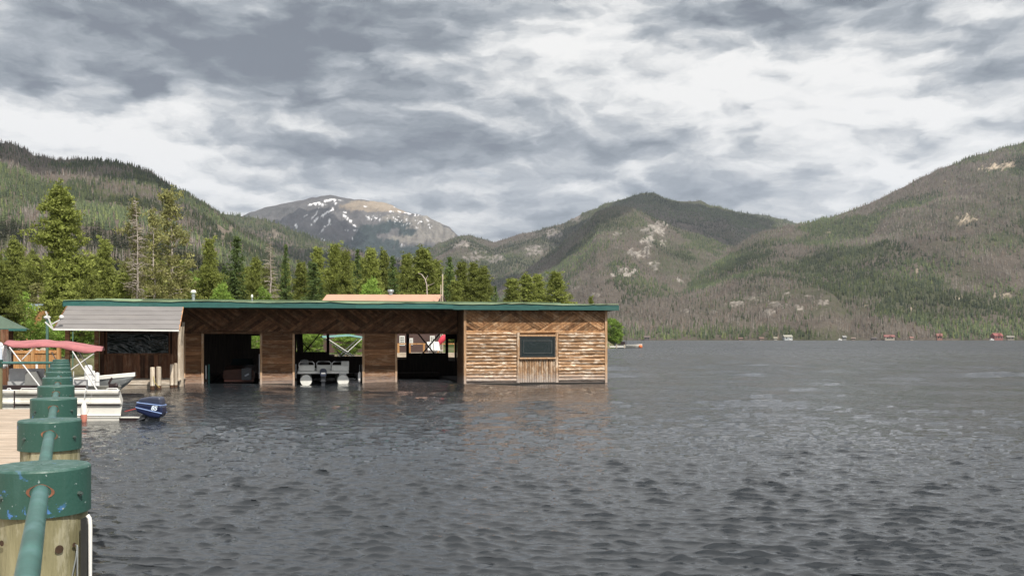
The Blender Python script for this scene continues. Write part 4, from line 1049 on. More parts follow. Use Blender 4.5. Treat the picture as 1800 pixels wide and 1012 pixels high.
def mat_cap():
    m, t, b, o = new_mat("green_cap_paint"); co = t.node('ShaderNodeTexCoord').outputs['Object']; oi = t.node('ShaderNodeObjectInfo').outputs['Random']
    c3 = t.vm('ADD', co, t.xyz(t.m('MULTIPLY', oi, 40), 0, 0))
    n = t.noise(c3, 4, 5, .6); c = t.mix(n, (.020, .072, .056), (.032, .098, .078))
    ch = t.noise(c3, 16, 5, .7, .6); big = t.noise(c3, 3.0, 2, .5)
    f = t.m('MULTIPLY', t.mapr(ch, .615, .635, 0, 1), t.mapr(big, .48, .58, 0, 1))
    c = t.mix(t.m('MULTIPLY', f, .85), c, (.075, .20, .52))
    up = t.sep(t.node('ShaderNodeNewGeometry').outputs['Normal'])[2]
    c = t.mix(t.m('MULTIPLY', t.mapr(t.noise(c3, 22, 4, .7), .45, .7, 0, .55), t.mapr(up, .3, .9, 0, 1)), c, (.16, .25, .25))   # chalky worn top
    c = t.mix(1.0, c, tint_of(t), 'MULTIPLY')
    run = t.noise(t.vm('MULTIPLY', c3, (30, 30, 2.5)), 1.0, 4, .6)
    c = t.mix(t.mapr(run, .56, .72, 0, .35), c, (.05, .12, .11))
    sp_ = t.noise(c3, 55, 2, .5); c = t.mix(t.mapr(sp_, .70, .73, 0, .9), c, (.30, .36, .36))
    rs = t.noise(c3, 9, 6, .75); c = t.mix(t.mapr(rs, .70, .74, 0, .5), c, (.10, .055, .03))
    t.put(b.inputs['Base Color'], c); t.put(b.inputs['Roughness'], t.mapr(run, .3, .7, .35, .6))
    bn = t.node('ShaderNodeBump'); bn.inputs['Distance'].default_value = .0015; t.put(bn.inputs['Height'], t.noise(c3, 60, 3, .6)); t.l.new(bn.outputs[0], b.inputs['Normal'])
    return m
M_CAP = mat_cap()
M_PIPE = mat_plain("weathered_green_pipe", (.042, .125, .11), .4, .25, 7, dirt=(.10, .20, .21), bump=.001)
M_RUST = mat_plain("rust", (.20, .085, .05), .9, .5, 30, dirt=(.05,.10,.08))
M_BOLT = mat_plain("bolt_metal", (.12, .16, .15), .4, .3, 30, metal=.6)
M_POST = mat_wood("treated_post", (.15, .14, .075), (.33, .31, .19), (.42, .40, .30), 'z', .5, sc=1.3, grain=5)
M_DARKHOLE = mat_plain("dark_knot", (.05, .028, .015), .9, .3, 40)
railing = thing('dock_railing', 'row of round posts with green metal caps joined by a green pipe rail', 'railing', (0, 0, 0))
rdir = Vector((-0.4765, 1, 0)).normalized()
CAPR, ZC = .189, H - .525
def add_post(x, y, first=False, pipe_dir=rdir, idx=0):
    po = MB(); n = 26; rings = []; ph = idx * 1.7
    for i, z in enumerate([-1.2, 0, ZD, ZD + .3, ZD + .6, ZC - .15]):
        rings.append([(x + (.176 + .004 * math.sin(3 * a + ph + z)) * math.cos(a), y + (.176 + .004 * math.sin(3 * a + ph + z)) * math.sin(a), z) for a in [2 * math.pi * k / n for k in range(n)]])
    po.loft(rings, rnd.uniform(.85, 1.1), closed=True); post = po.build('post', M_POST, railing)
    cp = MB(); r = CAPR; dz = ZC - .0
    for pf_ in ([(r - .012, -.12), (r - .012, -.19), (r, -.19)], [(r, -.19), (r, -.10), (r, -.010)], [(r, -.010), (r - .003, -.004), (r - .008, 0)], [(r - .008, 0), (r * .5, .003), (.004, .004)]):
        cp.lathe(pf_, (0, 0, 0), 64)
    co = cp.build('cap', M_CAP, post); co.location = (x, y, dz)
    bo = MB()
    base = math.atan2(-pipe_dir.y, -pipe_dir.x)
    for off in (R(48), R(-48), R(132), R(-132)):
        a = base + off; c = Vector((x + math.cos(a) * (r + .006), y + math.sin(a) * (r + .006), dz - .108)); d = Vector((math.cos(a), math.sin(a), 0))
        bo.tube([c - d * .01, c + d * .004], .011, 6, smooth=False); bo.tube([c + d * .004, c + d * .011], .0065, 6, smooth=False)
    split_build(bo, 'bolt', M_BOLT, post)
    ru = MB()
    for sgn in (-1, 1):
        d = pipe_dir * sgn; c = Vector((x, y, dz - .085)) + d * (r - .004); sd = Vector((-d.y, d.x, 0))
        nn = 22; vs = []
        for k in range(nn):
            a = 2 * math.pi * k / nn; 
            for rr in (.036, .0415 + .006 * math.sin(a * 3 + idx) * math.cos(a)):
                lat = math.cos(a) * rr * 1.10; vs.append(c + sd * lat + Vector((0, 0, math.sin(a) * rr * .8)) + d * (math.sqrt(max(r*r - lat*lat, 0)) - r + .0065))
        ru.add(vs, [(2*k, 2*k+1, (2*k+3) % (2*nn), (2*k+2) % (2*nn)) for k in range(nn)], 1)
    split_build(ru, 'rust_ring', M_RUST, post)
    if first:
        kn = MB()
        def disc(u, v, rr, t_=1.0, squash=1.0):
            # on the post's front, by angle round the post
            yq = y - .18; xx = (u - U0) / F * yq - x; a = -math.acos(max(-1, min(1, xx / .180))); zz = H + (VH - v) / F * yq
            c = Vector((x + .182 * math.cos(a), y + .182 * math.sin(a), zz)); d = Vector((math.cos(a), math.sin(a), 0)); s_ = Vector((-d.y, d.x, 0))
            vs = [c + d * .004 + s_ * rr * math.cos(q) + Vector((0, 0, rr * squash * math.sin(q))) for q in [2 * math.pi * k / 14 for k in range(14)]]
            kn.add(vs, [tuple(range(14))], t_); return c, d
        disc(91, 970, .017); disc(106, 967, .009); disc(115, 968, .006, .7); disc(2, 955, .012)
        split_build(kn, 'knot', M_DARKHOLE, post)
        nl = MB(); c, d = disc(107, 968, .004); nl.tube([c, c + d * .012, c + d * .014 + Vector((-.004, 0, -.05)), c + d * .012 + Vector((-.022, 0, -.14))], .0035, 6); nl.tube([c + d*.01 + Vector((.004,0,-.005)), c + d * .012 + Vector((.002, 0, -.14))], .0035, 6); nl.build('wire', mat_galv, post)
        st_ = MB(); sx = (158.5 - U0) / F * 3.85; zt_ = H - (905 - VH) / F * 3.85
        st_.tube([(sx - .012, 3.85, zt_), (sx - .003, 3.85, zt_ - .012), (sx, 3.85, zt_ - .04), (sx, 3.85, ZD - .5)], .0085, 10); st_.build('white_strip', M_WHITE, post)
        st_ = MB(); st_.box(sx - .03, sx - .008, 3.83, 3.88, ZD - .5, zt_ - .012); st_.build('dark_edge', M_BLACK, post)
    return Vector((x, y, dz - .085))
nodes = []
for i in range(-1, 10):
    y = 3.9 + 2.2 * i; nodes.append(add_post(rail_x(y), y, i == 0, idx=i + 2))
m = MB(); back = nodes[0] - rdir * 2.2; pts_ = [back] + nodes
for a, b in zip(pts_[:-1], pts_[1:]):
    m = MB(); m.tube([a + Vector((0, 0, 0)), b], .031, 20, rnd.uniform(.9, 1.1)); m.build('pipe_rail', M_PIPE, railing)
far_nodes = []
for i in range(1, 4):
    far_nodes.append(add_post(nodes[-1].x - 1.62 * i, 23.6, idx=20 + i, pipe_dir=Vector((1, 0, 0))))
pts_ = [nodes[-1]] + far_nodes
for a, b in zip(pts_[:-1], pts_[1:]):
    m = MB(); m.tube([a, b], .036, 12); m.build('pipe_rail', M_PIPE, railing)
# carved box frame on the far corner post
m = MB(); x = far_nodes[0].x; m.box(x - .14, x + .13, 23.37, 23.41, 1.03, 1.42, .5); m.build('wooden_box', M_POST, railing)

# gazebo corner at the left edge
gz = thing('gazebo', 'small dark shelter with a green hipped roof at the left edge', 'shelter', (-18.05, 29.3, 0), R(25.5))
m = MB(); a = 2.62; zb_, zp = H + (VH - 577) / F * 28.0, 3.9
m.add([(-a, -a + 1.1, zb_), (a, -a + 1.1, zb_), (a, a, zb_), (-a, a, zb_), (0, 0, zp)], [(0, 1, 4), (1, 2, 4), (2, 3, 4), (3, 0, 4), (0, 3, 2, 1)], 1); m.build('roof', mat_plain("faded_green_shingles", (.075, .115, .085), .8, .2, 6), gz)
m = MB(); m.bar((-a, -a + 1.12, zb_ - .03), (a, -a + 1.12, zb_ - .03), .04, .07); m.build('fascia', M_TEAL, gz)
for sx in (-1, 1):
    for sy in (-1, 1):
        m = MB(); m.box(sx * 2.02 - .11, sx * 2.02 + .11, sy * 1.45 - .1, sy * 1.45 + .1, -.6, zb_ - .02); m.build('post', M_PLKV, gz)
# ---------------------------------------------------------------- boats and small things
M_ALU = mat_plain("white_aluminium_hull", (.78, .77, .72), .45, .07, 3, dirt=(.55, .52, .45))
M_GRAYC = mat_plain("grey_vinyl", (.22, .225, .22), .6, .1, 8)
M_LGRAY = mat_plain("light_grey_vinyl", (.46, .47, .48), .6, .1, 8)
M_DARKT = mat_plain("dark_trim", (.03, .018, .02), .5, .3, 5)
M_TUBEW = mat_plain("white_tube", (.72, .72, .72), .35, .05, 9)
M_CANV = mat_plain("faded_red_canvas", (.38, .14, .15), .85, .16, 2.5, dirt=(.44, .20, .20), bump=.01)
M_NAVY = mat_plain("navy_cowl", (.013, .020, .060), .25, .15, 5)
M_NAVYT = mat_plain("dark_cowl_top", (.035, .042, .07), .3, .15, 5)
M_STRIPE = mat_plain("pale_blue_stripe", (.30, .42, .75), .4, .05, 5)
M_MOTORG = mat_plain("motor_grey", (.06, .065, .075), .4, .2, 9)
M_HULLG = mat_plain("grey_metal_hull", (.30, .315, .32), .35, .15, 3, metal=.3)
M_BUOY = mat_plain("white_fender", (.82, .80, .78), .5, .06, 9)
M_BUOYR = mat_plain("salmon_fender_end", (.62, .24, .18), .5, .12, 9)
M_ORANGEW = mat_wood("orange_stained_wood", (.34, .16, .06), (.56, .31, .13), (.6, .42, .24), 'z', .3)
M_CEDAR = mat_plain("pinkish_metal_roof", (.50, .285, .20), .6, .06, .5, stretch=(3, 1, 1))
M_BROWNW = mat_plain("dark_brown_siding", (.085, .05, .045), .8, .25, 3, stretch=(.5, 1, 6))

# the nearest boat: white aluminium boat, long side to us, stern to the right
YB = 25.0
def bx_(u, y=YB): return (u - U0) / F * y
def bz(v, y=YB): return H + (VH - v) / F * y
X1 = bx_(212); X0 = X1 - 4.6
boat = thing('motorboat', 'white ribbed metal motorboat with a faded red canopy', 'motorboat', (X1, YB, 0))
L = X0 - X1
prof = [(.10, -.25), (.04, -.10), (.02, bz(736)), (.0, bz(733)), (.0, bz(730)), (.05, bz(728)), (.05, bz(712)), (.02, bz(711)), (-.03, bz(709)), (-.03, bz(706)), (.03, bz(704)), (.05, bz(694)),
        (-.03, bz(692.5)), (-.05, bz(690)), (-.05, bz(686)), (-.02, bz(685)), (.10, bz(685))]
m = MB(); rings = []
for i in range(24):
    f = i / 23; x = L * f; cur = 1.1 * max(0, (f - .62) / .38) ** 2
    dx = -.06 * math.sin(3.0 * 0) if i else 0
    rings.append([(x - (.05 * math.cos(q[1] * 9) if i == 0 else 0), q[0] + cur, q[1]) for q in prof])
m.loft(rings, 1, smooth=False)
prof2 = [(2.2 - p[0], p[1]) for p in prof]; rings2 = [[(x_[0], 2.2 - (x_[1]), x_[2]) for x_ in rg] for rg in rings]
m.loft([rg[::-1] for rg in rings2], 1, smooth=False)
m.add([(rings[0][j][0], rings[0][j][1], rings[0][j][2]) for j in range(len(prof))] + [rings2[0][j] for j in range(len(prof) - 1, -1, -1)], [tuple(range(2 * len(prof)))], .9)
m.add([rings[-1][j] for j in range(len(prof))] + [rings2[-1][j] for j in range(len(prof) - 1, -1, -1)], [tuple(range(2 * len(prof)))], .9)
hull = m.build('hull', M_ALU, boat)
m = MB(); m.box(L + .1, -.05, .12, 2.08, .28, .34, .7); m.build('floor', M_GRAYC, boat)
m = MB()
for v in (693.2, 711.5, 730.5): m.box(L * .62, -.02, .0 - (.012 if v == 693.2 else .0), .03, bz(v) - .012, bz(v) + .008, .9)
m.box(bx_(26.5) - X1, bx_(28.3) - X1, -.065, -.05, bz(716), bz(686), 1.2); split_build(m, 'rub_strip', M_DARKT, hull)
m = MB(); m.box(L * .8, bx_(150) - X1, .20, .5, bz(689), bz(678), 1); m.build('cockpit_liner', M_DARKT, boat)
m = MB()
for (a, b) in ((12, 20), (36, 70), (128, 152), (187, 208)):
    x0_, x1_ = bx_(a) - X1, bx_(b) - X1; zt_ = bz(682.5)
    m.tube([(x0_, 0, bz(686)), (x0_ + .03, 0, zt_), (x1_ - .03, 0, zt_), (x1_, 0, bz(686))], .017, 6)
split_build(m, 'grab_rail', M_TUBEW, boat)
m = MB(); m.prism([(bx_(39) - X1, bz(684)), (bx_(41) - X1, bz(655)), (bx_(60) - X1, bz(654)), (bx_(74) - X1, bz(684))], 'y', .45, .95, 1); m.build('windscreen_cover', M_GRAYC, boat)
m = MB(); m.box(bx_(8) - X1, bx_(70) - X1, .9, 1.3, bz(678), bz(650), 1); m.box(bx_(8) - X1, bx_(40) - X1, .6, .9, bz(684), bz(672), .95); m.box(bx_(125) - X1, bx_(150) - X1, .5, 1.4, bz(690), bz(671), 1.1); split_build(m, 'seat', M_LGRAY, boat)
m = MB(); m.box(bx_(190) - X1, bx_(206) - X1, .4, .8, bz(690), bz(676)); m.bar((bx_(190) - X1, .5, bz(676)), (bx_(196) - X1, .5, bz(665)), .03, .06); m.ball((bx_(203) - X1, .3, bz(679)), .07, 8, 1, 1.2); m.build('battery_box', M_DARKT, boat)
# canopy, sloped a little down to the right, scalloped lower edge
rg = []; nu = 30
for j in range(9):
    q = j / 8; yy = .1 + 2.0 * q; hump = math.sin(math.pi * q)
    row = []
    for i in range(nu + 1):
        f = i / nu; u = 4 + (179 - 4) * f; yr = YB + yy
        vt = interp([(0, 599.5), (.12, 599), (.42, 597.5), (.7, 602), (.88, 606.5), (1, 611)], f)
        row.append(((u - U0) / F * YB - X1, yy, H + (VH - vt) / F * YB - .018 * math.sin(f * 9.4) ** 2 - .006 * math.sin(f * 31 + q * 9) - .10 * (1 - hump)))
    rg.append(row)
low = []
for i in range(nu + 1):
    f = i / nu; u = 6 + (170 - 6) * f; vb = interp([(0, 604), (.1, 611), (.25, 612), (.42, 610), (.6, 611), (.75, 617), (.88, 621), (.97, 620), (1, 617)], f)
    low.append(((u - U0) / F * YB - X1, .05, H + (VH - vb) / F * YB))
far_ = [(p[0], 2.15, p[2]) for p in low]
m = MB(); m.loft([low] + rg + [far_], 1, smooth=True); canopy = m.build('canopy', M_CANV, boat)
md = canopy.modifiers.new('thickness', 'SOLIDIFY'); md.thickness = .02; md.offset = -1
m = MB()
def fr(u0, v0, u1, v1, yo=.08, r=.017, yo1=None): m.tube([(bx_(u0) - X1, yo, bz(v0)), (bx_(u1) - X1, yo if yo1 is None else yo1, bz(v1))], r, 6)
fr(16, 610, 78, 690, .05, .022); fr(60, 610, 38, 632); fr(165, 621, 118, 654); fr(127, 617, 172, 688, .05, .02); fr(128, 617, 160, 668, 2.1); fr(78, 620, 95, 650, 2.1); fr(128, 653, 128, 672, .3, .012)
split_build(m, 'canopy_frame', M_TUBEW, boat)
for ch in boat.children_recursive:            # the stern is raked back on the far side
    for v_ in ch.data.vertices: v_.co.x -= .40 * max(v_.co.y, 0)
# stern bracket with the outboard
m = MB(); a, b = bx_(207) - X1, bx_(246) - X1; m.box(a, b, .1, .7, -.3, bz(735), 1); m.build('swim_platform', M_DARKT, boat)
m = MB(); m.box(a, b, .08, .2, bz(735) + .004, bz(733), 1); m.build('platform_top', M_ALU, boat)
m = MB(); m.tube([(-.05, .4, bz(725)), (.25, .35, bz(720)), (.5, .4, bz(724))], .015, 6); m.build('fuel_line', mat_plain("red_hose", (.4, .06, .06), .5), boat)
motor = thing('outboard_motor', 'blue outboard motor numbered 85 on the stern of the white boat', 'outboard motor', (bx_(248), YB + .19, 0))
mx = bx_(248)
def mp(u, v): return (bx_(u) - mx, bz(v))
def extr(poly, y0, y1, name, mat, tint=1, bevel=.03, par=None):
    m = MB(); m.prism(poly, 'y', y0, y1, tint); return m.build(name, mat, par or motor, bevel)
cow = extr([mp(236, 716), mp(239, 707), mp(284, 713), mp(285, 727), mp(279, 735), mp(262, 733), mp(240, 724)], -.19, .19, 'cowl', M_NAVY, 1, .05)
extr([mp(239.5, 706.5), mp(245, 700), mp(262, 697), mp(281, 698), mp(284, 712.5)], -.17, .17, 'cowl_top', M_NAVYT, 1.2, .05)
extr([mp(240, 707.6), mp(240, 706.4), mp(283.5, 711.8), mp(283.5, 713.2)], -.198, .198, 'stripe', M_STRIPE, 1.0, 0, cow)
extr([mp(238, 716), mp(238.4, 714.6), mp(284, 725.4), mp(284, 727)], -.198, .198, 'stripe', M_STRIPE, 1.0, 0, cow)
extr([mp(254, 731), mp(276, 735), mp(273, 742), mp(270, 760), mp(257, 760), mp(258, 742)], -.09, .09, 'leg', M_MOTORG, .8, .02)
m = MB(); p = mp(256, 742); m.bar((p[0], 0, bz(726)), (p[0] - .22, 0, bz(740)), .22, .10, 1); m.bar((p[0] + .05, 0, bz(733)), (p[0] - .1, 0, bz(748)), .2, .08, 1); m.tube([(p[0] - .05, -.12, bz(735)), (p[0] - .3, -.1, bz(741))], .02, 6); m.build('bracket', M_MOTORG, motor)
def text(txt, size, mat, parent, loc, rot, name='number', ext=.002, bold=0.0, shear=0.0):
    cu = bpy.data.curves.new(name, 'FONT'); cu.body = txt; cu.size = size; cu.extrude = ext; cu.offset = bold; cu.shear = shear; cu.align_x = 'CENTER'; cu.align_y = 'CENTER'
    to = bpy.data.objects.new(name, cu); C.objects.link(to); dg = bpy.context.evaluated_depsgraph_get(); me = bpy.data.meshes.new_from_object(to.evaluated_get(dg))
    bpy.data.objects.remove(to); me.name = name; me.materials.clear(); me.materials.append(mat); at = me.attributes.new('tint', 'FLOAT', 'FACE'); at.data.foreach_set('value', np.ones(len(me.polygons), dtype=np.float32))
    o = link(name, me, parent); o.location = loc; o.rotation_euler = rot; return o
p = mp(271, 717.3); text('85', .16, mat_plain("pale_decal", (.72, .82, .95), .4, .02), cow, (p[0], -.196, p[1]), (R(90), R(7), 0), bold=.006, shear=.15)
p = mp(248, 713.5); text('85', .05, M_STRIPE, cow, (p[0], -.196, p[1]), (R(90), R(7), 0)) if False else None
# fender on the side of the boat
fe = thing('boat_fender', 'white fender with a salmon end hanging from the white boat', 'fender', (bx_(147.5, 24.8), 24.8, 0))
def zz_(v): return H + (VH - v) / F * 24.8
m = MB(); m.lathe([(.012, zz_(703)), (.03, zz_(706)), (.065, zz_(712)), (.08, zz_(718)), (.082, zz_(728))], (0, 0, 0), 18); m.build('body', M_BUOY, fe)
m = MB(); m.lathe([(.082, zz_(728)), (.08, zz_(736)), (.06, zz_(743)), (.02, zz_(747)), (.003, zz_(748))], (0, 0, 0), 18); m.build('end', M_BUOYR, fe)
m = MB(); m.tube([(0, 0, zz_(704)), (.01, .05, zz_(690)), (.02, .12, zz_(684.5))], .009, 6); m.tube([(.03, 0, zz_(710)), (.14, .02, zz_(704)), (.2, .06, zz_(690))], .006, 5); m.build('rope', M_LGRAY, fe)

# second boat: grey metal hull with white inside, bow to the right
Y2 = 30.0
b2 = thing('motorboat', 'grey metal open boat with a pointed bow behind the white boat', 'motorboat', ((238 - U0) / F * Y2, Y2, 0))
m = MB(); n = 22; zt_ = H - (657 - VH) / F * Y2; ra = []; deck_l = []; deck_r = []
for i in range(n + 1):
    f = i / n; x = -4.4 * f; hb = .95 * (1 - (1 - min(f * 1.5, 1)) ** 2.2) + .012; zg = zt_ - .16 * min(1, f * 2.4)
    zk = zt_ - .06 - .62 * min(1, (f / .17)) ** .75 if f < .17 else zt_ - .68 - .35 * min(1, (f - .17) * 3)
    zc_ = zk + .25 * min(1, f * 4)
    ring = [(x, -hb, zg), (x, -hb * .97, zg - .05), (x + .05, -hb * .78, (zg + zc_) / 2), (x, -hb * .62, zc_), (x, 0, zk), (x, hb * .62, zc_), (x + .05, hb * .78, (zg + zc_) / 2), (x, hb * .97, zg - .05), (x, hb, zg)]
    ra.append(ring)
m.loft(ra, 1, smooth=False); m.add(ra[-1], [tuple(range(9))], .9); h2 = m.build('hull', M_HULLG, b2)
m = MB(); gw = [[(r_[0][0], r_[0][1] - .02, r_[0][2] + .03), (r_[0][0], r_[0][1] + .10 * min(1, i / 3), r_[0][2] + .05)] for i, r_ in enumerate(ra)]
m.loft(gw, 1, smooth=False); gw = [[(r_[8][0], r_[8][1] + .02, r_[8][2] + .03), (r_[8][0], r_[8][1] - .10 * min(1, i / 3), r_[8][2] + .05)] for i, r_ in enumerate(ra)]; m.loft(gw, 1, smooth=False)
m.loft([[(r_[0][0], r_[0][1] - .02, r_[0][2] + .03), (r_[1][0], r_[1][1] - .02, r_[1][2] - .02)] for r_ in ra], 1, smooth=False)
m.loft([[(r_[0][0], r_[0][1] + .08 * min(1, i/3), r_[0][2] + .045), (r_[8][0], r_[8][1] - .08 * min(1, i/3), r_[8][2] + .045)] for i, r_ in enumerate(ra[:7])], .95, smooth=False)
m.build('gunwale', M_ALU, b2)
m = MB(); m.loft([[(r_[0][0], r_[0][1] * .9, r_[0][2] - .06), (r_[0][0], r_[0][1] * .6, r_[0][2] - .3), (r_[0][0], r_[8][1] * .6, r_[0][2] - .3), (r_[0][0], r_[8][1] * .9, r_[0][2] - .06)] for r_ in ra[6:]], .9); m.build('inside', M_ALU, b2)
m = MB(); m.box(-3.0, -2.6, -.7, .7, zt_ - .35, zt_ - .05); m.box(-4.0, -3.6, -.7, .7, zt_ - .35, zt_ - .02); split_build(m, 'bench', M_LGRAY, b2)
# white bumper posts between the two boats
def bumper(u, v0, v1, w_, y, label):
    o = thing('bumper_post', label, 'dock post', ((u - U0) / F * y, y, 0)); r = w_ / 2 / F * y; z1 = H + (VH - v0) / F * y; m = MB()
    m.lathe([(r, -.8), (r, z1 - .05), (r * .8, z1 - .015), (.004, z1)], (0, 0, 0), 14); m.build('sleeve', M_TUBEW, o)
    m = MB(); m.lathe([(r * 1.05, z1 - .3), (r * 1.05, z1 - .27)], (0, 0, 0), 14); m.build('band', M_LGRAY, o)
bumper(155.5, 641, 690, 13, 28.2, 'widest white post behind the white boat')
bumper(164, 651, 690, 6, 28.6, 'narrow white post touching the widest white post')
bumper(171, 654, 690, 7.5, 28.2, 'right white post beside the grey pointed bow')
bumper(64.5, 636, 690, 4, 28.5, 'slim white post behind the grey windscreen cover')
# boat in the middle slip: pontoon boat seen from behind
tb = 2.45; cu_ = 579
def sl_pt(u, v, t=tb): s = S(u, t); return (s, ZZ(v, s, t))
sc_, _ = sl_pt(cu_, 650)
pb = thing('pontoon_boat', 'pale pontoon boat moored stern out in the middle slip', 'pontoon boat', BO + BX * sc_ + BN * tb, BROT)
def pp(u, v): s, z = sl_pt(u, v); return (s - sc_, z)
M_PBP = mat_plain("pale_boat_panel", (.74, .74, .70), .5, .08, 5)
for u in (538, 603):
    x, z = pp(u, 667); m = MB(); rr = 10.5 / F * YY(sc_, tb)
    m.tube([(x, -.15, z - .04), (x, 0, z - .04), (x, 4.2, z - .04), (x, 4.9, z + .05)], [rr * .93, rr, rr, rr * .3], 20); m.build('pontoon', M_PBP, pb)
x0_, z0_ = pp(523, 656); x1_, _ = pp(613, 656); zf = z0_
m = MB(); m.box(x0_, x1_, .05, 5.0, zf - .02, zf + .10); m.build('deck', M_PBP, pb)
for (a, b) in ((525, 553), (583, 612)):
    xa, zt2 = pp(a, 643); xb, _ = pp(b, 643); m = MB(); m.box(xa, xb, .06, .11, zf + .12, zt2); m.box(xa - .01, xb + .01, .04, .12, zt2, zt2 + .04, .8); m.build('fence_panel', M_PBP, pb)
    zr = pp(a, 635.5)[1]; m = MB(); m.tube([(xa + .02, .08, zt2), (xa + .02, .08, zr - .08), (xa + .1, .08, zr), (xb - .1, .08, zr), (xb - .02, .08, zr - .08), (xb - .02, .08, zt2)], .022, 6); m.build('rail', M_TUBEW, pb)
xa, zt2 = pp(557, 642); xb, _ = pp(582, 642); m = MB(); m.box(xa, xb, .5, .9, zf + .1, zt2, .95); m.build('seat', M_PBP, pb)
m = MB(); zr = pp(570, 635.5)[1]; m.tube([(xa, .5, zt2), (xa, .5, zr - .06), (xa + .08, .5, zr), (xb - .08, .5, zr), (xb, .5, zr - .06), (xb, .5, zt2)], .022, 6); m.build('rail', M_TUBEW, pb)
xq, zq = pp(606, 635); m = MB(); m.box(xq - .15, xq + .22, .3, .8, zf + .12, zq); m.build('console', M_PBP, pb)
m = MB(); xs, zs_ = pp(535, 633); m.lathe([(.2, 0), (.22, .2), (.18, .3), (.01, .33)], (xs, .8, zs_ - .3), 12); m.build('seat_back', M_GRAYC, pb)
m = MB(); xl, zl0 = pp(597, 652); xr_, zl1 = pp(608, 671)
for x in (xl, xr_): m.tube([(x, .03, zl0), (x, -.06, zl0 - .05), (x, -.06, zl1)], .02, 6)
for q in (.25, .5, .75, .95): m.tube([(xl, -.06, zl0 + (zl1 - zl0) * q), (xr_, -.06, zl0 + (zl1 - zl0) * q)], .02, 6)
m.build('ladder', M_TUBEW, pb)
mo = thing('outboard_motor', 'dark outboard motor on the pontoon boat in the middle slip', 'outboard motor', BO + BX * (sc_ + pp(568, 650)[0]) + BN * (tb - .25), BROT)
zc0, zc1 = pp(568, 647)[1], pp(568, 660)[1]
m = MB(); m.loft([[(.0 + a * w_, b * .22, z) for a, b in [(-1, -1), (1, -1), (1, 1), (-1, 1)]] for w_, z in ((.12, zc1), (.16, zc1 + .12), (.17, zc0 - .12), (.13, zc0 - .03), (.06, zc0))], 1, closed=True, smooth=False); m.build('cowl', M_NAVYT, mo, .02)
m = MB(); m.loft([[(a * w_, b * w_, z) for a, b in [(-1, -1), (1, -1), (1, 1), (-1, 1)]] for w_, z in ((.08, -.3), (.09, .2), (.14, zc1 - .003))], 1, closed=True, smooth=False); m.box(-.13, .13, -.2, .2, .12, .15); m.build('leg', M_MOTORG, mo)
m = MB(); m.box(-.10, .10, -.225, -.222, zc0 - .26, zc0 - .19); m.build('badge', M_LGRAY, mo)
for (u, v0, v1, lb, par) in ((632, 653, 672, 'slim white fender on the right side of the middle slip', 1),):
    s = S(u, 2.3); p = BO + BX * s + BN * 2.3; o = thing('boat_fender', lb, 'fender', (p.x, p.y, 0)); m = MB(); z1, z0 = ZZ(v0, s, 2.3), ZZ(v1, s, 2.3)
    m.lathe([(.01, z0), (.07, z0 + .06), (.08, z0 + .15), (.08, z1 - .12), (.05, z1 - .04), (.015, z1)], (0, 0, 0), 12); m.build('body', M_BUOY, o); m = MB(); m.tube([(0, 0, z1), (0, .02, z1 + .35)], .01, 5); m.build('rope', M_LGRAY, o)
# slim posts inside the slips
for (u, v0, w_, mt, lb) in ((362, 642, 2.2, M_TUBEW, 'thin white stake inside the left pier of the first slip'), (367, 640, 3.5, M_TEAL, 'green stake inside the first slip'), (456, 622, 1.8, M_TUBEW, 'thin pale pole at the right side of the first slip'),
                       (520, 640, 1.6, M_TUBEW, 'thin pale pole at the left side of the middle slip'), (637, 640, 1.6, M_TUBEW, 'thin pale pole behind the slim white fender')):
    s = S(u, 2.6); p = BO + BX * s + BN * 2.6; o = MB(); o.tube([(p.x, p.y, -.5), (p.x, p.y, ZZ(v0, s, 2.6))], w_ / 2 / F * p.y, 8); q = o.build('mooring_pole', mt); tag(q, lb, 'pole')
# mahogany boat in the first slip
t5 = 4.0; s5, z5 = S(420, t5), 0
rb = thing('wooden_boat', 'dark mahogany boat with a red waterline deep in the first slip', 'motorboat', BO + BX * s5 + BN * t5, BROT)
M_MAHO = mat_wood("varnished_mahogany", (.04, .014, .008), (.09, .03, .015), (.11, .045, .025), 'x', .2, rough=.25)
m = MB(); rr = []
for i in range(14):
    f = i / 13; hb = (.78 + .1 * math.sin(f * 3)) * (1 - max(0, f - .55) ** 2 * 4.6); hb = max(hb, .02); zt3 = .62 + .25 * f; rr.append([(-hb * .9, 5.2 * f, .02), (-hb, 5.2 * f, zt3 * .6), (-hb * .93, 5.2 * f, zt3), (0, 5.2 * f, zt3 + .06), (hb * .93, 5.2 * f, zt3), (hb, 5.2 * f, zt3 * .6), (hb * .9, 5.2 * f, .02)])
m.loft(rr, 1); m.add(rr[0], [tuple(range(7))], 1.2); m.build('hull', M_MAHO, rb)
m = MB(); m.box(-.72, .72, -.02, -.004, .09, .12); m.build('waterline', M_BUOYR, rb)
m = MB(); m.add([(-.6, 2.6, .8), (.6, 2.6, .8), (.5, 2.9, 1.15), (-.5, 2.9, 1.15)], [(0, 1, 2, 3)]); m.build('windscreen', M_GLASS, rb)
m = MB(); m.box(.15, .6, -.35, .0, .15, .7, 1); m.bar((.2, -.3, .62), (.5, -.3, .5), .05, .05, 6); m.bar((.3, -.36, .35), (.5, -.36, .45), .05, .08, 7); m.build('engine', M_MOTORG, rb)

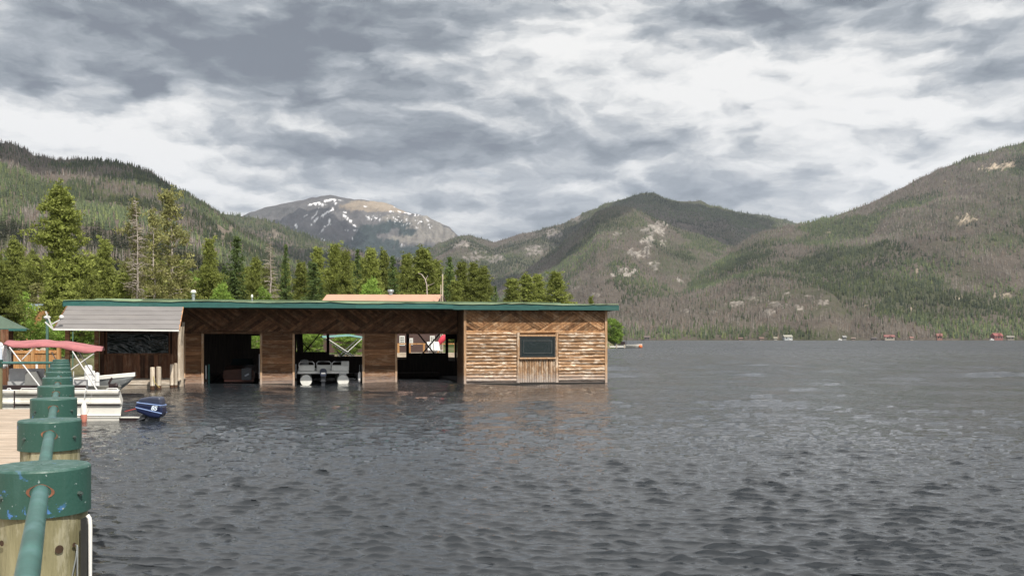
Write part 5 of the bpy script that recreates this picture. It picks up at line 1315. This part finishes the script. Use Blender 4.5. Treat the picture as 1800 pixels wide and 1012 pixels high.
# ---------------------------------------------------------------- behind the boathouse
hz = 76.0
def hp(u, v, y=hz): return ((u - U0) / F * y, H + (VH - v) / F * y)
xa, zr = hp(570, 516.5); xb, _ = hp(776, 516); ze = hp(0, 541)[1]
hs = thing('house', 'brown house with a pinkish metal roof behind the boathouse', 'house', (xa, hz, .8))
Lh = xb - xa
m = MB(); m.box(.4, Lh - .25, -2.4, 4.4, 0, ze - .9, 1); m.add([(Lh - .25, -2.4, ze - .92), (Lh - .25, 4.4, ze - .92), (Lh - .25, 1, zr - 1.0)], [(0, 1, 2)]); m.add([(.4, -2.4, ze - .92), (.4, 4.4, ze - .92), (.4, 1, zr - 1.0)], [(0, 1, 2)]); hw = m.build('wall', M_BROWNW, hs)
m = MB()
def quad(a, b, c, d, th=.12): m.add([a, b, c, d] + [(p[0], p[1], p[2] - th) for p in (a, b, c, d)], [(0,1,2,3), (7,6,5,4), (0,4,5,1), (1,5,6,2), (2,6,7,3), (3,7,4,0)], 1)
z_r, z_e = zr - .8, ze - .8 - .35
quad((-.1, -3.4, z_e), (Lh - .45, -3.4, z_e), (Lh, 1, z_r), (0, 1, z_r)); quad((Lh, 1.02, z_r), (0, 1.02, z_r), (-.1, 5.4, z_e), (Lh - .45, 5.4, z_e))
rf = m.build('roof', M_CEDAR, hs)
m = MB(); m.bar((Lh + .03, 1, z_r - .06), (Lh - .42, -3.4, z_e - .06), .06, .2, 1); m.bar((Lh + .03, 1, z_r - .06), (Lh + .4, 5.2, z_e - .06), .06, .2, 1); m.build('barge_board', M_BROWNW, rf)
m = MB(); cx_, cz = hp(684, 508); m.lathe([(.17, z_r - .2), (.17, cz - .8 - .2)], (cx_ - xa, 1, 0), 12); m.lathe([(.24, cz - 1.0), (.26, cz - .8), (.01, cz - .78)], (cx_ - xa, 1, 0), 12); m.build('chimney', mat_galv, rf)
for (u, v0, v1, w_) in ((707, 590, 607, 9), (723, 594, 606, 6), (760, 590, 604, 8)):
    x, z = hp(u, v0, hz - 2.4); _, z0_ = hp(u, v1, hz - 2.4); hw2 = w_ / 2 / F * hz
    m = MB(); m.box(x - xa - hw2, x - xa + hw2, -2.46, -2.41, z0_ - .8, z - .8); wn = m.build('window', M_WHITE, hw)
    m = MB()
    for i in range(2):
        for j in range(4):
            ww = hw2 * .72; m.box(x - xa - ww + i * ww + .03, x - xa - ww + (i + 1) * ww - .03, -2.475, -2.465, z0_ - .8 + .06 + j * (z - z0_ - .1) / 4, z0_ - .8 + .02 + (j + 1) * (z - z0_ - .1) / 4 - .02)
    m.build('pane', M_GLASS, wn)
# docks, boats and umbrella seen through the slips
ln = thing('landing', 'pale landing seen through the third slip', 'dock', (0, 0, 0)); y6 = 62.0
m = MB(); m.box((690 - U0) / F * y6, (815 - U0) / F * y6, y6, y6 + 1.6, .55, H - (620 - VH) / F * y6, 1); m.build('planks', M_DOCKW, ln)
m = MB(); 
for u in (700, 720, 745, 770, 800): x = (u - U0) / F * y6; m.box(x - .06, x + .06, y6 + .05, y6 + .15, .5, 1.9)
m.box((690 - U0) / F * y6, (815 - U0) / F * y6, y6 + .06, y6 + .12, 1.82, 1.9); m.build('rail', M_ORANGEW, ln)
um = thing('patio_umbrella', 'folded red umbrella leaning above white chairs, seen through the third slip', 'umbrella', ((772 - U0) / F * 61, 61, .7))
def up_(u, v): return ((u - 772) / F * 61, 0, H + (VH - v) / F * 61 - .7)
a = Vector(up_(769, 607)); b = Vector(up_(783, 589)); m = MB(); m.tube([a.lerp(b, q) for q in (0, .2, .5, .8, 1)], [.05, .14, .19, .18, .10], 10); m.build('canopy', mat_plain("red_umbrella_cloth", (.68, .06, .10), .7, .1, 5), um)
m = MB(); m.tube([up_(756, 622), tuple(a)], .03, 6); m.build('pole', M_TUBEW, um)
for i, u in enumerate((760, 766, 771)):
    o = thing('patio_chair', ['left white folding chair below the red umbrella', 'middle white folding chair below the red umbrella', 'right white folding chair below the red umbrella'][i], 'chair', ((u - U0) / F * 60.5, 60.5, 1.0), .6)
    m = MB(); m.box(-.22, .22, -.2, .2, .42, .46); m.build('seat', M_TUBEW, o)
    m = MB(); m.bar((0, .2, .46), (0, .34, 1.0), .42, .04); m.build('backrest', M_TUBEW, o)
    for sx in (-.2, .2):
        m = MB(); m.tube([(sx, -.22, 0), (sx, .22, .5)], .018, 5); m.tube([(sx, .25, 0), (sx, -.2, .45)], .018, 5); split_build(m, 'leg', M_TUBEW, o)
def small_boat(label, x, y, z, Ln, rz, hullmat, name='motorboat', cabin=False, group=None, top=None, hullh=.7):
    o = thing(name, label, 'motorboat', (x, y, z), rz, group); m = MB(); rr = []
    for i in range(12):
        f = i / 11; hb = .95 * (1 - f ** 3.2) + .02; zt3 = hullh * (.85 + .35 * f * f); rr.append([(Ln * (f - .5), -hb, zt3), (Ln * (f - .5) * .97, -hb * .7, .08), (Ln * (f - .5) * .95, 0, -.12), (Ln * (f - .5) * .97, hb * .7, .08), (Ln * (f - .5), hb, zt3)])
    m.loft(rr, 1); m.add(rr[0], [tuple(range(5))], .9); m.add([rr[i][0] for i in range(12)] + [rr[i][4] for i in range(11, -1, -1)], [tuple(range(24))], 1.0); m.build('hull', hullmat, o)
    m = MB(); m.add([(-.1 * Ln, -.75, hullh), (-.1 * Ln, .75, hullh), (-.2 * Ln, .6, hullh + .45), (-.2 * Ln, -.6, hullh + .45)], [(0, 1, 2, 3)]); m.box(-.42 * Ln, -.25 * Ln, -.7, .7, hullh * .9, hullh + .2, 1); m.build('windscreen', M_DARKT, o)
    m = MB(); m.box(-.55 * Ln, -.49 * Ln, -.2, .2, .0, hullh + .3); m.build('motor', M_MOTORG, o)
    if top:
        m = MB(); m.loft([[(-.45 * Ln, y_, 2.0 + .12 * q), (0, y_, 2.1 + .12 * q), (.25 * Ln, y_, 1.95 + .12 * q)] for y_, q in ((-.9, 0), (-.4, 1), (.4, 1), (.9, 0))], 1); c_ = m.build('canopy', top, o)
        m = MB()
        for y_ in (-.9, .9): m.tube([(-.4 * Ln, y_, 2.0), (.1 * Ln, y_, hullh)], .03, 5); m.tube([(.2 * Ln, y_, 1.95), (-.15 * Ln, y_, hullh)], .03, 5)
        split_build(m, 'canopy_frame', M_TUBEW, o)
    return o
small_boat('white boat with teal canopy and white frame behind the middle slip', (612 - U0) / F * 57.5, 57.5, .25, 3.6, .3, M_ALU, top=mat_plain("teal_canvas", (.12, .26, .24), .8), hullh=.8)
small_boat('white boat seen low through the left gap of the third slip', (704 - U0) / F * 59, 59, -.1, 3.0, 1.5, M_ALU)
small_boat('white boat seen between posts at the right of the third slip', (800 - U0) / F * 58.5, 58.5, -.1, 4.2, 1.7, M_ALU)
sb = small_boat('white speedboat moored at the point right of the boathouse', (1106 - U0) / F * 222, 222, 0, 6.2, -.25, M_ALU, hullh=.8)
m = MB(); m.box(-1.9, -1.0, -.8, .8, .8, 1.5); m.tube([(-.6, 0, .8), (-.8, 0, 2.4)], .05, 5); m.build('cockpit_cover', M_DARKT, sb)
bu = MB(); bu.ball(((1126 - U0) / F * 221, 221, .35), .45, 10); o = bu.build('mooring_buoy', mat_plain("orange_buoy", (.7, .18, .06), .5)); tag(o, 'small orange buoy at the bow of the white speedboat', 'buoy')
jt = thing('jetty', 'low pale jetty running out from the point', 'jetty', ((1066 - U0) / F * 214, 214, 0)); m = MB(); m.box(0, 4.2, -1, 1, .25, .5); m.build('planks', M_WHITE, jt); m = MB()
for x in (.5, 2.2, 4.0): m.tube([(x, -1.05, -1), (x, -1.05, .9)], .1, 6)
split_build(m, 'pile', M_PILE, jt)

# left background: fence, hut, poles, rocks
fn = thing('wooden_fence', 'low orange wood fence on the shore behind the red canopy', 'fence', ((14 - U0) / F * 48, 48, .75))
Lf = (104 - 14) / F * 48; x = 0; m = MB()
while x < Lf: m.box(x, x + .13, 0, .03, -.3, .85 + rnd.uniform(-.02, .02), rnd.uniform(.8, 1.2)); x += .14
m.build('pickets', M_ORANGEW, fn); m = MB(); m.box(0, Lf, -.05, 0, .70, .80, 1.1); m.build('top_rail', M_ORANGEW, fn)
for x in (0, Lf * .5, Lf): m = MB(); m.box(x - .08, x + .08, -.1, .06, -.4, 1.0); m.build('post', M_ORANGEW, fn)
hut = thing('hut', 'small hut with a blue grey roof among the trees at the left', 'hut', ((40 - U0) / F * 74, 74, 1.2))
zt4 = H - (534 - VH) / F * 74 - 1.2; m = MB(); m.box(-.8, 1.4, -1, 1.5, 0, zt4 - .5); m.build('wall', M_ORANGEW, hut)
m = MB(); m.add([(-1.0, -1.6, zt4 - .75), (1.7, -1.6, zt4 - .75), (1.5, .3, zt4), (-.8, .3, zt4), (-1.0, 2, zt4 - .75), (1.7, 2, zt4 - .75)], [(0, 1, 2, 3), (3, 2, 5, 4)]); m.build('roof', mat_plain("blue_grey_roof", (.17, .22, .26), .6, .1, 4), hut)
m = MB(); m.add([(-.8, -.99, zt4 - .5), (1.4, -.99, zt4 - .5), (.3, -.99, zt4 - .1)], [(0, 1, 2)]); m.build('gable', M_ORANGEW, hut)
def pole(u, v0, y, w_, mat, label, cap=True):
    x = (u - U0) / F * y; z0 = float(land_z(x, y)) if y > 46 else -.5; z1 = H + (VH - v0) / F * y; r = w_ / 2 / F * y
    o = thing('lamp_post', label, 'lamp post', (x, y, z0)); m = MB(); m.tube([(0, 0, -.3), (0, 0, z1 - z0)], r, 8); m.build('pole', mat, o)
    if cap: m = MB(); m.lathe([(r, z1 - z0 - .02), (r * 2.2, z1 - z0 + .05), (r * 2.4, z1 - z0 + .12), (.01, z1 - z0 + .2)], (0, 0, 0), 10); m.build('lamp_head', M_WHITE, o)
pole(83, 561, 46, 5, mat_plain("green_metal_pole", (.09, .17, .14), .5), 'green metal pole behind the red canopy')
pole(20, 528, 60, 2, M_BOLT, 'thin dark lamp post with a white head near the hut')
pole(128, 583, 52, 2, mat_plain("green_metal_thin", (.10, .2, .15), .5), 'thin green post seen under the lean-to', False)
sn_ = thing('dead_snag', 'thin bent bare snag above the right half of the pink roof', 'dead tree', ((752 - U0) / F * 84, 84, 1.3)); m = MB()
def q_(u, v): return ((u - 752) / F * 84, 0, H + (VH - v) / F * 84 - 1.3)
m.tube([q_(752, 600), q_(751, 520), q_(750, 500), q_(747, 490), q_(741, 482), q_(735, 480)], [.08, .06, .06, .05, .04, .02], 6); m.tube([q_(751, 502), q_(758, 500), q_(764, 497)], [.03, .02, .01], 5); m.tube([q_(748, 492), q_(752, 484)], [.04, .02], 5); m.build('trunk', M_DEADBARK, sn_)
m = MB(); x = (778 - U0) / F * 74; m.tube([(x, 74, .8), (x, 74, H + (VH - 482) / F * 74)], .05, 6); o = m.build('flagpole', M_PILE); tag(o, 'thin bare pole at the right gable of the house', 'pole')
m = MB(); x = (774 - U0) / F * 75; m.tube([(x, 75.5, .8), (x, 75.5, H + (VH - 500) / F * 75)], .035, 6); o = m.build('flagpole', M_PILE); tag(o, 'shorter thin pole beside the gable of the house', 'pole')
def rock(u, v, w_, h_, y, label, mat, seed):
    r_ = random.Random(seed); o = MB(); x = (u - U0) / F * y; z = H + (VH - v) / F * y; sx = w_ / 2 / F * y; sz = h_ / 2 / F * y; rings = []
    for i in range(9):
        a = R(-90 + 180 * i / 8); rings.append([(x + math.cos(a) * math.cos(b) * sx * r_.uniform(.85, 1.12), y + math.cos(a) * math.sin(b) * sx * r_.uniform(.8, 1.1), z + math.sin(a) * sz * r_.uniform(.9, 1.1)) for b in [2 * math.pi * k / 11 for k in range(11)]])
    o.loft(rings, 1, closed=True, smooth=False); q = o.build('boulder', mat); tag(q, label, 'boulder')
M_ROCK = mat_plain("tan_boulder", (.42, .36, .28), .9, .25, 2, bump=.05)
rock(60, 619, 22, 14, 52, 'pale boulder above the orange fence', M_ROCK, 1); rock(76, 617, 14, 12, 53, 'smaller pale boulder beside the green pole', M_ROCK, 2); rock(40, 556, 18, 15, 70, 'tan boulder just below the hut roof', M_ROCK, 3); rock(32, 617, 16, 9, 53, 'flat pale boulder at the left of the fence', M_ROCK, 4)
# white cloths hung at the left
tw = thing('hanging_towels', 'white and pale blue towels hung by the shelter at the left edge', 'towels', ((4 - U0) / F * 25.4, 25.4, 0))
for i, (u0, u1, v0, v1, c) in enumerate(((-12, 3, 603, 642, (.62, .70, .80)), (3, 12, 606, 646, (.80, .79, .80)), (12, 19, 612, 640, (.72, .78, .76)))):
    m = MB(); rw = []
    for j in range(8):
        q = j / 7; rw.append([((u0 + (u1 - u0) * k / 8 - 4) / F * 25.4, .05 * math.sin(k * 1.9 + i) + .03 * q, H + (VH - (v0 + (v1 - v0) * q) + 2 * math.cos(k)) / F * 25.4) for k in range(9)])
    m.loft(rw, 1); t_ = m.build('towel', mat_plain("towel_cloth", c, .9, .05, 9), tw); md = t_.modifiers.new('thickness', 'SOLIDIFY'); md.thickness = .012
m = MB(); m.tube([(-.4, .03, H - .12), (.3, .03, H - .25)], .012, 5); m.build('line', M_TUBEW, tw)

# ---------------------------------------------------------------- far shore houses
def far_house(u, v0, v1, w_, y, wallc, roofc, label, name='lake_house', split=False):
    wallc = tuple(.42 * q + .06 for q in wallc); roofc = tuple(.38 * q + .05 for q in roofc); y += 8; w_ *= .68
    x = (u - U0) / F * y; w = w_ / F * y; h = (v1 - v0) / F * y * .8; zb = 1.0; o = thing(name, label, 'house', (x, y, zb), rnd.uniform(-.3, .3)); hw_ = h * .58; d = w * .55
    m = MB(); m.box(-w/2, w/2, -d/2, d/2, -1, hw_); wl_ = m.build('wall', mat_plain("far_wall", wallc, .8, .1, 1), o)
    m = MB(); e = .7; m.add([(-w/2 - e, -d/2 - e, hw_ - .2), (w/2 + e, -d/2 - e, hw_ - .2), (w/2 + e, 0, h), (-w/2 - e, 0, h), (-w/2 - e, d/2 + e, hw_ - .2), (w/2 + e, d/2 + e, hw_ - .2)], [(0, 1, 2, 3), (3, 2, 5, 4), (0, 3, 4), (1, 5, 2)])
    if split: m.add([(-w*.15, -d/2 - 1.2, hw_ - .3), (w*.25, -d/2 - 1.2, hw_ - .3), (w*.05, -d/2 - 1.2, h * .92), (w*.05, 0, h * .92)], [(0, 1, 2), (0, 2, 3), (1, 3, 2)], .9)
    m.build('roof', mat_plain("far_roof", roofc, .7, .1, 1), o)
    k = max(2, int(w / 4))
    for i in range(k):
        xx = -w/2 + w * (i + .5) / k; m = MB(); m.box(xx - .7, xx + .7, -d/2 - .08, -d/2 - .02, hw_ * .35, hw_ * .8); m.build('window', M_GLASS, wl_)
YS = 1192
far_house(1137, 590, 598.5, 13, YS, (.10, .07, .06), (.15, .085, .07), 'dark brown lake house nearest to the white speedboat')
far_house(1302, 594, 598.8, 9, YS, (.35, .22, .15), (.36, .18, .13), 'tiny tan cabin left of the white and blue boathouse')
far_house(1338, 593.5, 598.8, 11, YS, (.3, .2, .14), (.33, .15, .1), 'low brown cabin between the tiny tan cabin and the white and blue boathouse')
far_house(1384, 588.5, 598.8, 22, YS, (.72, .78, .80), (.62, .60, .50), 'white and pale blue boathouse on the far shore', 'far_boathouse')
far_house(1363, 593, 598.8, 8, YS, (.62, .58, .48), (.55, .5, .36), 'small cream hut touching the white and blue boathouse')
far_house(1484, 590, 598.8, 9, YS, (.32, .33, .32), (.42, .43, .43), 'grey hut on the far shore beside a white boat')
far_house(1500, 594, 598.8, 9, YS, (.40, .30, .24), (.42, .28, .22), 'low tan shed right of the grey hut')
far_house(1536, 594, 599, 13, YS, (.07, .05, .05), (.09, .06, .06), 'very dark low boathouse left of the red and cream house')
far_house(1563, 588, 598.5, 24, YS, (.66, .58, .46), (.42, .10, .08), 'cream house with a red roof on the far shore', split=True)
far_house(1602, 592, 598.5, 8, YS, (.55, .42, .28), (.5, .2, .14), 'small tan cabin right of the red and cream house')
far_house(1651, 585, 598.8, 13, YS, (.46, .18, .12), (.40, .09, .06), 'narrow two storey red house on the far shore', split=True)
far_house(1752, 584.5, 598.8, 26, YS, (.42, .09, .07), (.50, .07, .06), 'large bright red house on the far shore', split=True)
far_house(1776, 590, 598.8, 16, YS, (.36, .31, .24), (.34, .30, .24), 'tan low house right of the large bright red house')
def far_boat(u, w_, label):
    o = thing('motorboat', label, 'motorboat', ((u - U0) / F * 1150, 1150, 0)); w = w_ / F * 1150; m = MB(); m.loft([[(-w/2 + w*f, -1.2*(1-f**3), 1.6), (-w/2 + w*f*.9, -.6*(1-f**3), 0), (-w/2 + w*f*.9, .6*(1-f**3), 0), (-w/2 + w*f, 1.2*(1-f**3), 1.6)] for f in (0, .3, .6, .85, 1)], 1, closed=True, smooth=False); m.build('hull', M_WHITE, o); m = MB(); m.box(-w*.3, 0, -.7, .7, 1.6, 2.5); m.build('cabin', M_WHITE, o)
far_boat(1477, 8, 'tiny white boat in front of the grey hut'); far_boat(1744, 8, 'tiny white boat in front of the large bright red house'); far_boat(1390, 7, 'tiny white boat in front of the white and blue boathouse')
# ---------------------------------------------------------------- clouds overhead whose shade falls on the hills
def cloud(x, y, z, rx, ry, seed, label):
    n, k = 72, 16; V = []; 
    for i in range(k + 1):
        a = R(-90 + 180 * i / k)
        for j in range(n):
            b = 2 * math.pi * j / n; q = np.array([math.cos(b) * 1.6 + seed, math.sin(b) * 1.6 + a]); s_ = 1 + 1.1 * (float(fbm(q[0:1], q[1:2], seed, 5, .6)[0]) - .5)
            V.append((x + math.cos(a) * math.cos(b) * rx * s_, y + math.cos(a) * math.sin(b) * ry * s_, z + math.sin(a) * (170 if a > 0 else 60) * s_))
    F_ = [(i*n+j, i*n+(j+1) % n, (i+1)*n+(j+1) % n, (i+1)*n+j) for i in range(k) for j in range(n)]
    ob = np_mesh("cloud", np.array(V), np.array(F_), M_CLOUD, nper=4, smooth=True); tag(ob, label, kind='structure')
M_CLOUD = mat_plain("cloud_white", (.85, .86, .88), 1.0, .05, .002)
def _thin():
    t = NT(M_CLOUD.node_tree); o = [n for n in t.n if n.type == 'OUTPUT_MATERIAL'][0]; b = [n for n in t.n if n.type == 'BSDF_PRINCIPLED'][0]
    tr = t.node('ShaderNodeBsdfTransparent'); ms = t.node('ShaderNodeMixShader'); ms.inputs[0].default_value = .6
    t.l.new(tr.outputs[0], ms.inputs[1]); t.l.new(b.outputs[0], ms.inputs[2]); t.l.new(ms.outputs[0], o.inputs[0])
_thin()
def shade_from(u, v, yd, zc, rx, ry, seed, label):
    p = P(u, v, yd); k = (zc - p.z) / math.tan(SUN_EL); cloud(p.x + math.sin(SUN_AZ) * k, p.y + math.cos(SUN_AZ) * k, zc, rx, ry, seed, label)
shade_from(40, 290, 1600, 2500, 250, 260, 3, 'grey cloud overhead shading the top of the left hill')
shade_from(1240, 375, 3900, 2500, 560, 420, 5, 'cloud shading the summit of the middle mountain')
shade_from(880, 500, 3000, 2500, 260, 330, 8, 'cloud shading the valley between the mountains')
shade_from(500, 400, 5900, 2600, 500, 520, 9, 'cloud shading the left half of the snowy peak')
shade_from(640, 470, 2500, 2500, 420, 420, 11, 'cloud shading the dark ridge')

# ---------------------------------------------------------------- air
def haze():
    m = bpy.data.materials.new("haze_air"); m.use_nodes = True; t = NT(m.node_tree); t.n.clear()
    v = t.node('ShaderNodeVolumePrincipled'); v.inputs['Color'].default_value = (.72, .82, 1.0, 1); v.inputs['Density'].default_value = HAZE; v.inputs['Anisotropy'].default_value = .2
    o = t.node('ShaderNodeOutputMaterial'); t.l.new(v.outputs[0], o.inputs['Volume'])
    mb = MB(); mb.box(-6500, 6500, -3200, 9500, -4, 1500); ob = mb.build('haze', m); tag(ob, kind='stuff', label='thin blue mountain air')
HAZE = 4.5e-5
haze()
